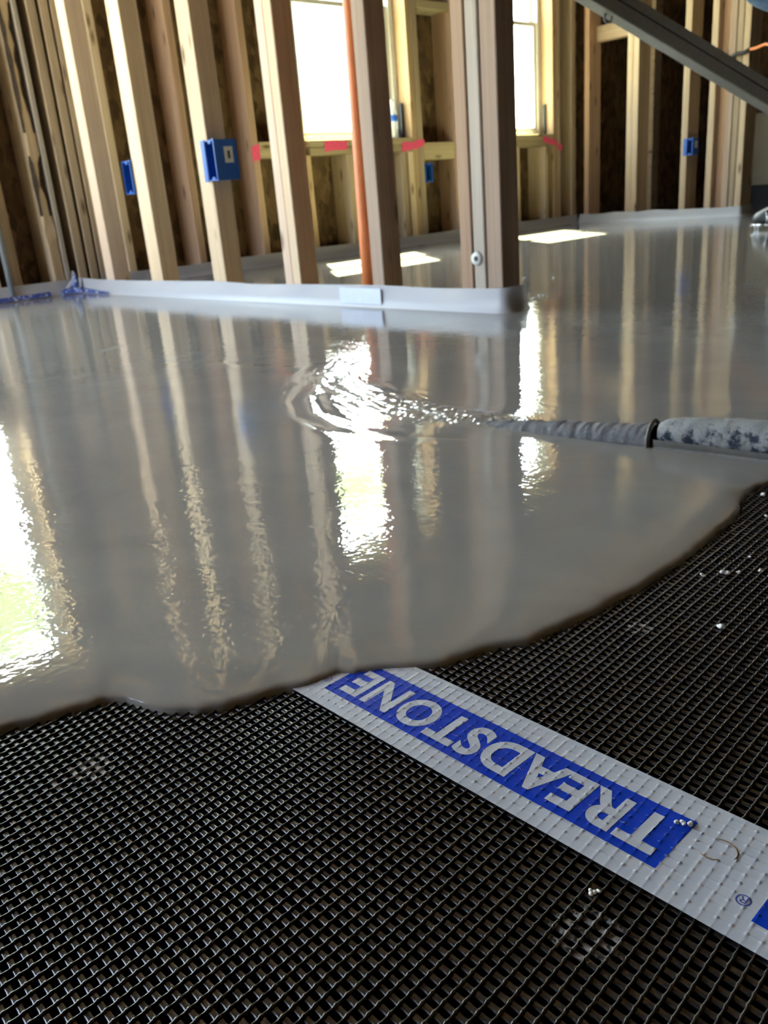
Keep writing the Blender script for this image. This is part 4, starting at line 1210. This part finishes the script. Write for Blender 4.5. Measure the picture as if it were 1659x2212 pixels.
CR = [(-0.2735, 0.560, .0026, 'white crumb hugging the screed edge, leftmost of the row of crumbs on the right mat'),
      (-0.262, 0.572, .0035, 'second white crumb from the left in the row on the right mat'),
      (-0.256, 0.580, .0018, 'tiny white speck third from the left in the row on the right mat'),
      (-0.245, 0.592, .0025, 'small white crumb fourth from the left in the row on the right mat'),
      (-0.228, 0.612, .0042, 'biggest white crumb at the right end of the row on the right mat'),
      (-0.226, 0.493, .0030, 'lone pointed white crumb in the middle of the right mat'),
      (-0.198, 0.515, .0024, 'white crumb at the right frame edge, above its neighbour on the mat'),
      (-0.190, 0.490, .0026, 'white crumb at the right frame edge, lower of two on the mat'),
      (-0.262, 0.612, .0016, 'tiny white speck above the row of crumbs on the right mat'),
      (-0.305, 0.755, .0040, 'white lump lying where the mat meets the screed below the hose'),
      (-0.312, 0.748, .0030, 'smaller white lump touching the screed edge below the hose'),
      (-0.288, 0.70, .0022, 'white speck alone on the mat just below the lumps by the hose')]
for i, (x, y, r, lb) in enumerate(CR):
    crumb(x, y, ZM - 0.0008, r, 10 + i, lb)
# brown fibre curl under the tape film
fb = MB()
fb.tube([(-0.1325 + 0.0078 * math.cos(w), 0.3018 + 0.0066 * math.sin(w), float(tape_h(np.array([-0.1325 + 0.0078 * math.cos(w)]), np.array([0.3018 + 0.0066 * math.sin(w)]))[0]) + 0.0002) for w in np.linspace(-0.3, 2.2, 26)], [0.0001 + 0.0003 * math.sin(PI * k / 25) for k in range(26)], 6)
fb.tube([(-0.1345 + 0.0075 * math.cos(w), 0.3010 + 0.0075 * math.sin(w), float(tape_h(np.array([-0.1345 + 0.0075 * math.cos(w)]), np.array([0.3010 + 0.0075 * math.sin(w)]))[0]) + 0.0002) for w in np.linspace(4.2, 5.5, 16)], [0.0001 + 0.0002 * math.sin(PI * k / 15) for k in range(16)], 6)
tag(rebase(fb.build('fibre_curl', M['brown'], None, True)), 'thin brown fibre curl stuck on the white tape', 'fibre')

# ------------------------------------------------------------------ outdoors
gr = MB().box(-60, 60, -60, 60, -0.62, -0.60).build('ground', M['ground'], kind='structure')
def tree(x, y, h, r, seed, label, lean=0.0):
    t = empty('tree', (x, y, -0.6), label=label, cat='tree', group='trees outside the windows')
    MB().tube([(x, y + lean, -0.6), (x + 0.1, y + lean * 0.9, h * 0.4), (x, y + 0.1, h * 0.9)], [0.16, 0.12, 0.05], 10).build('trunk', M['trunk'], t, True)
    rnd = random.Random(seed); b = MB()
    for k in range(900):
        while True:
            p = Vector((rnd.uniform(-1, 1), rnd.uniform(-1, 1), rnd.uniform(-1, 1)))
            if 0.25 < p.length < 1: break
        c = Vector((x, y, h)) + p * r
        a = Vector((rnd.uniform(-1, 1), rnd.uniform(-1, 1), rnd.uniform(-1, 1))).normalized(); e = a.orthogonal().normalized(); s = rnd.uniform(.07, .14)
        b.add([c - a * s, c + e * s * .5, c + a * s, c - e * s * .5], [(0, 1, 2, 3)])
    o = b.build('foliage', M['leaf'], t); o['kind'] = 'stuff'
tree(-14.0, 3.7, 5.7, 0.85, 3, 'pale green tree beyond the left window, seen mirrored in the screed')
tree(-14.0, 11.7, 5.8, 0.8, 5, 'pale green tree outside the middle window, seen mirrored in the screed', 2.7)
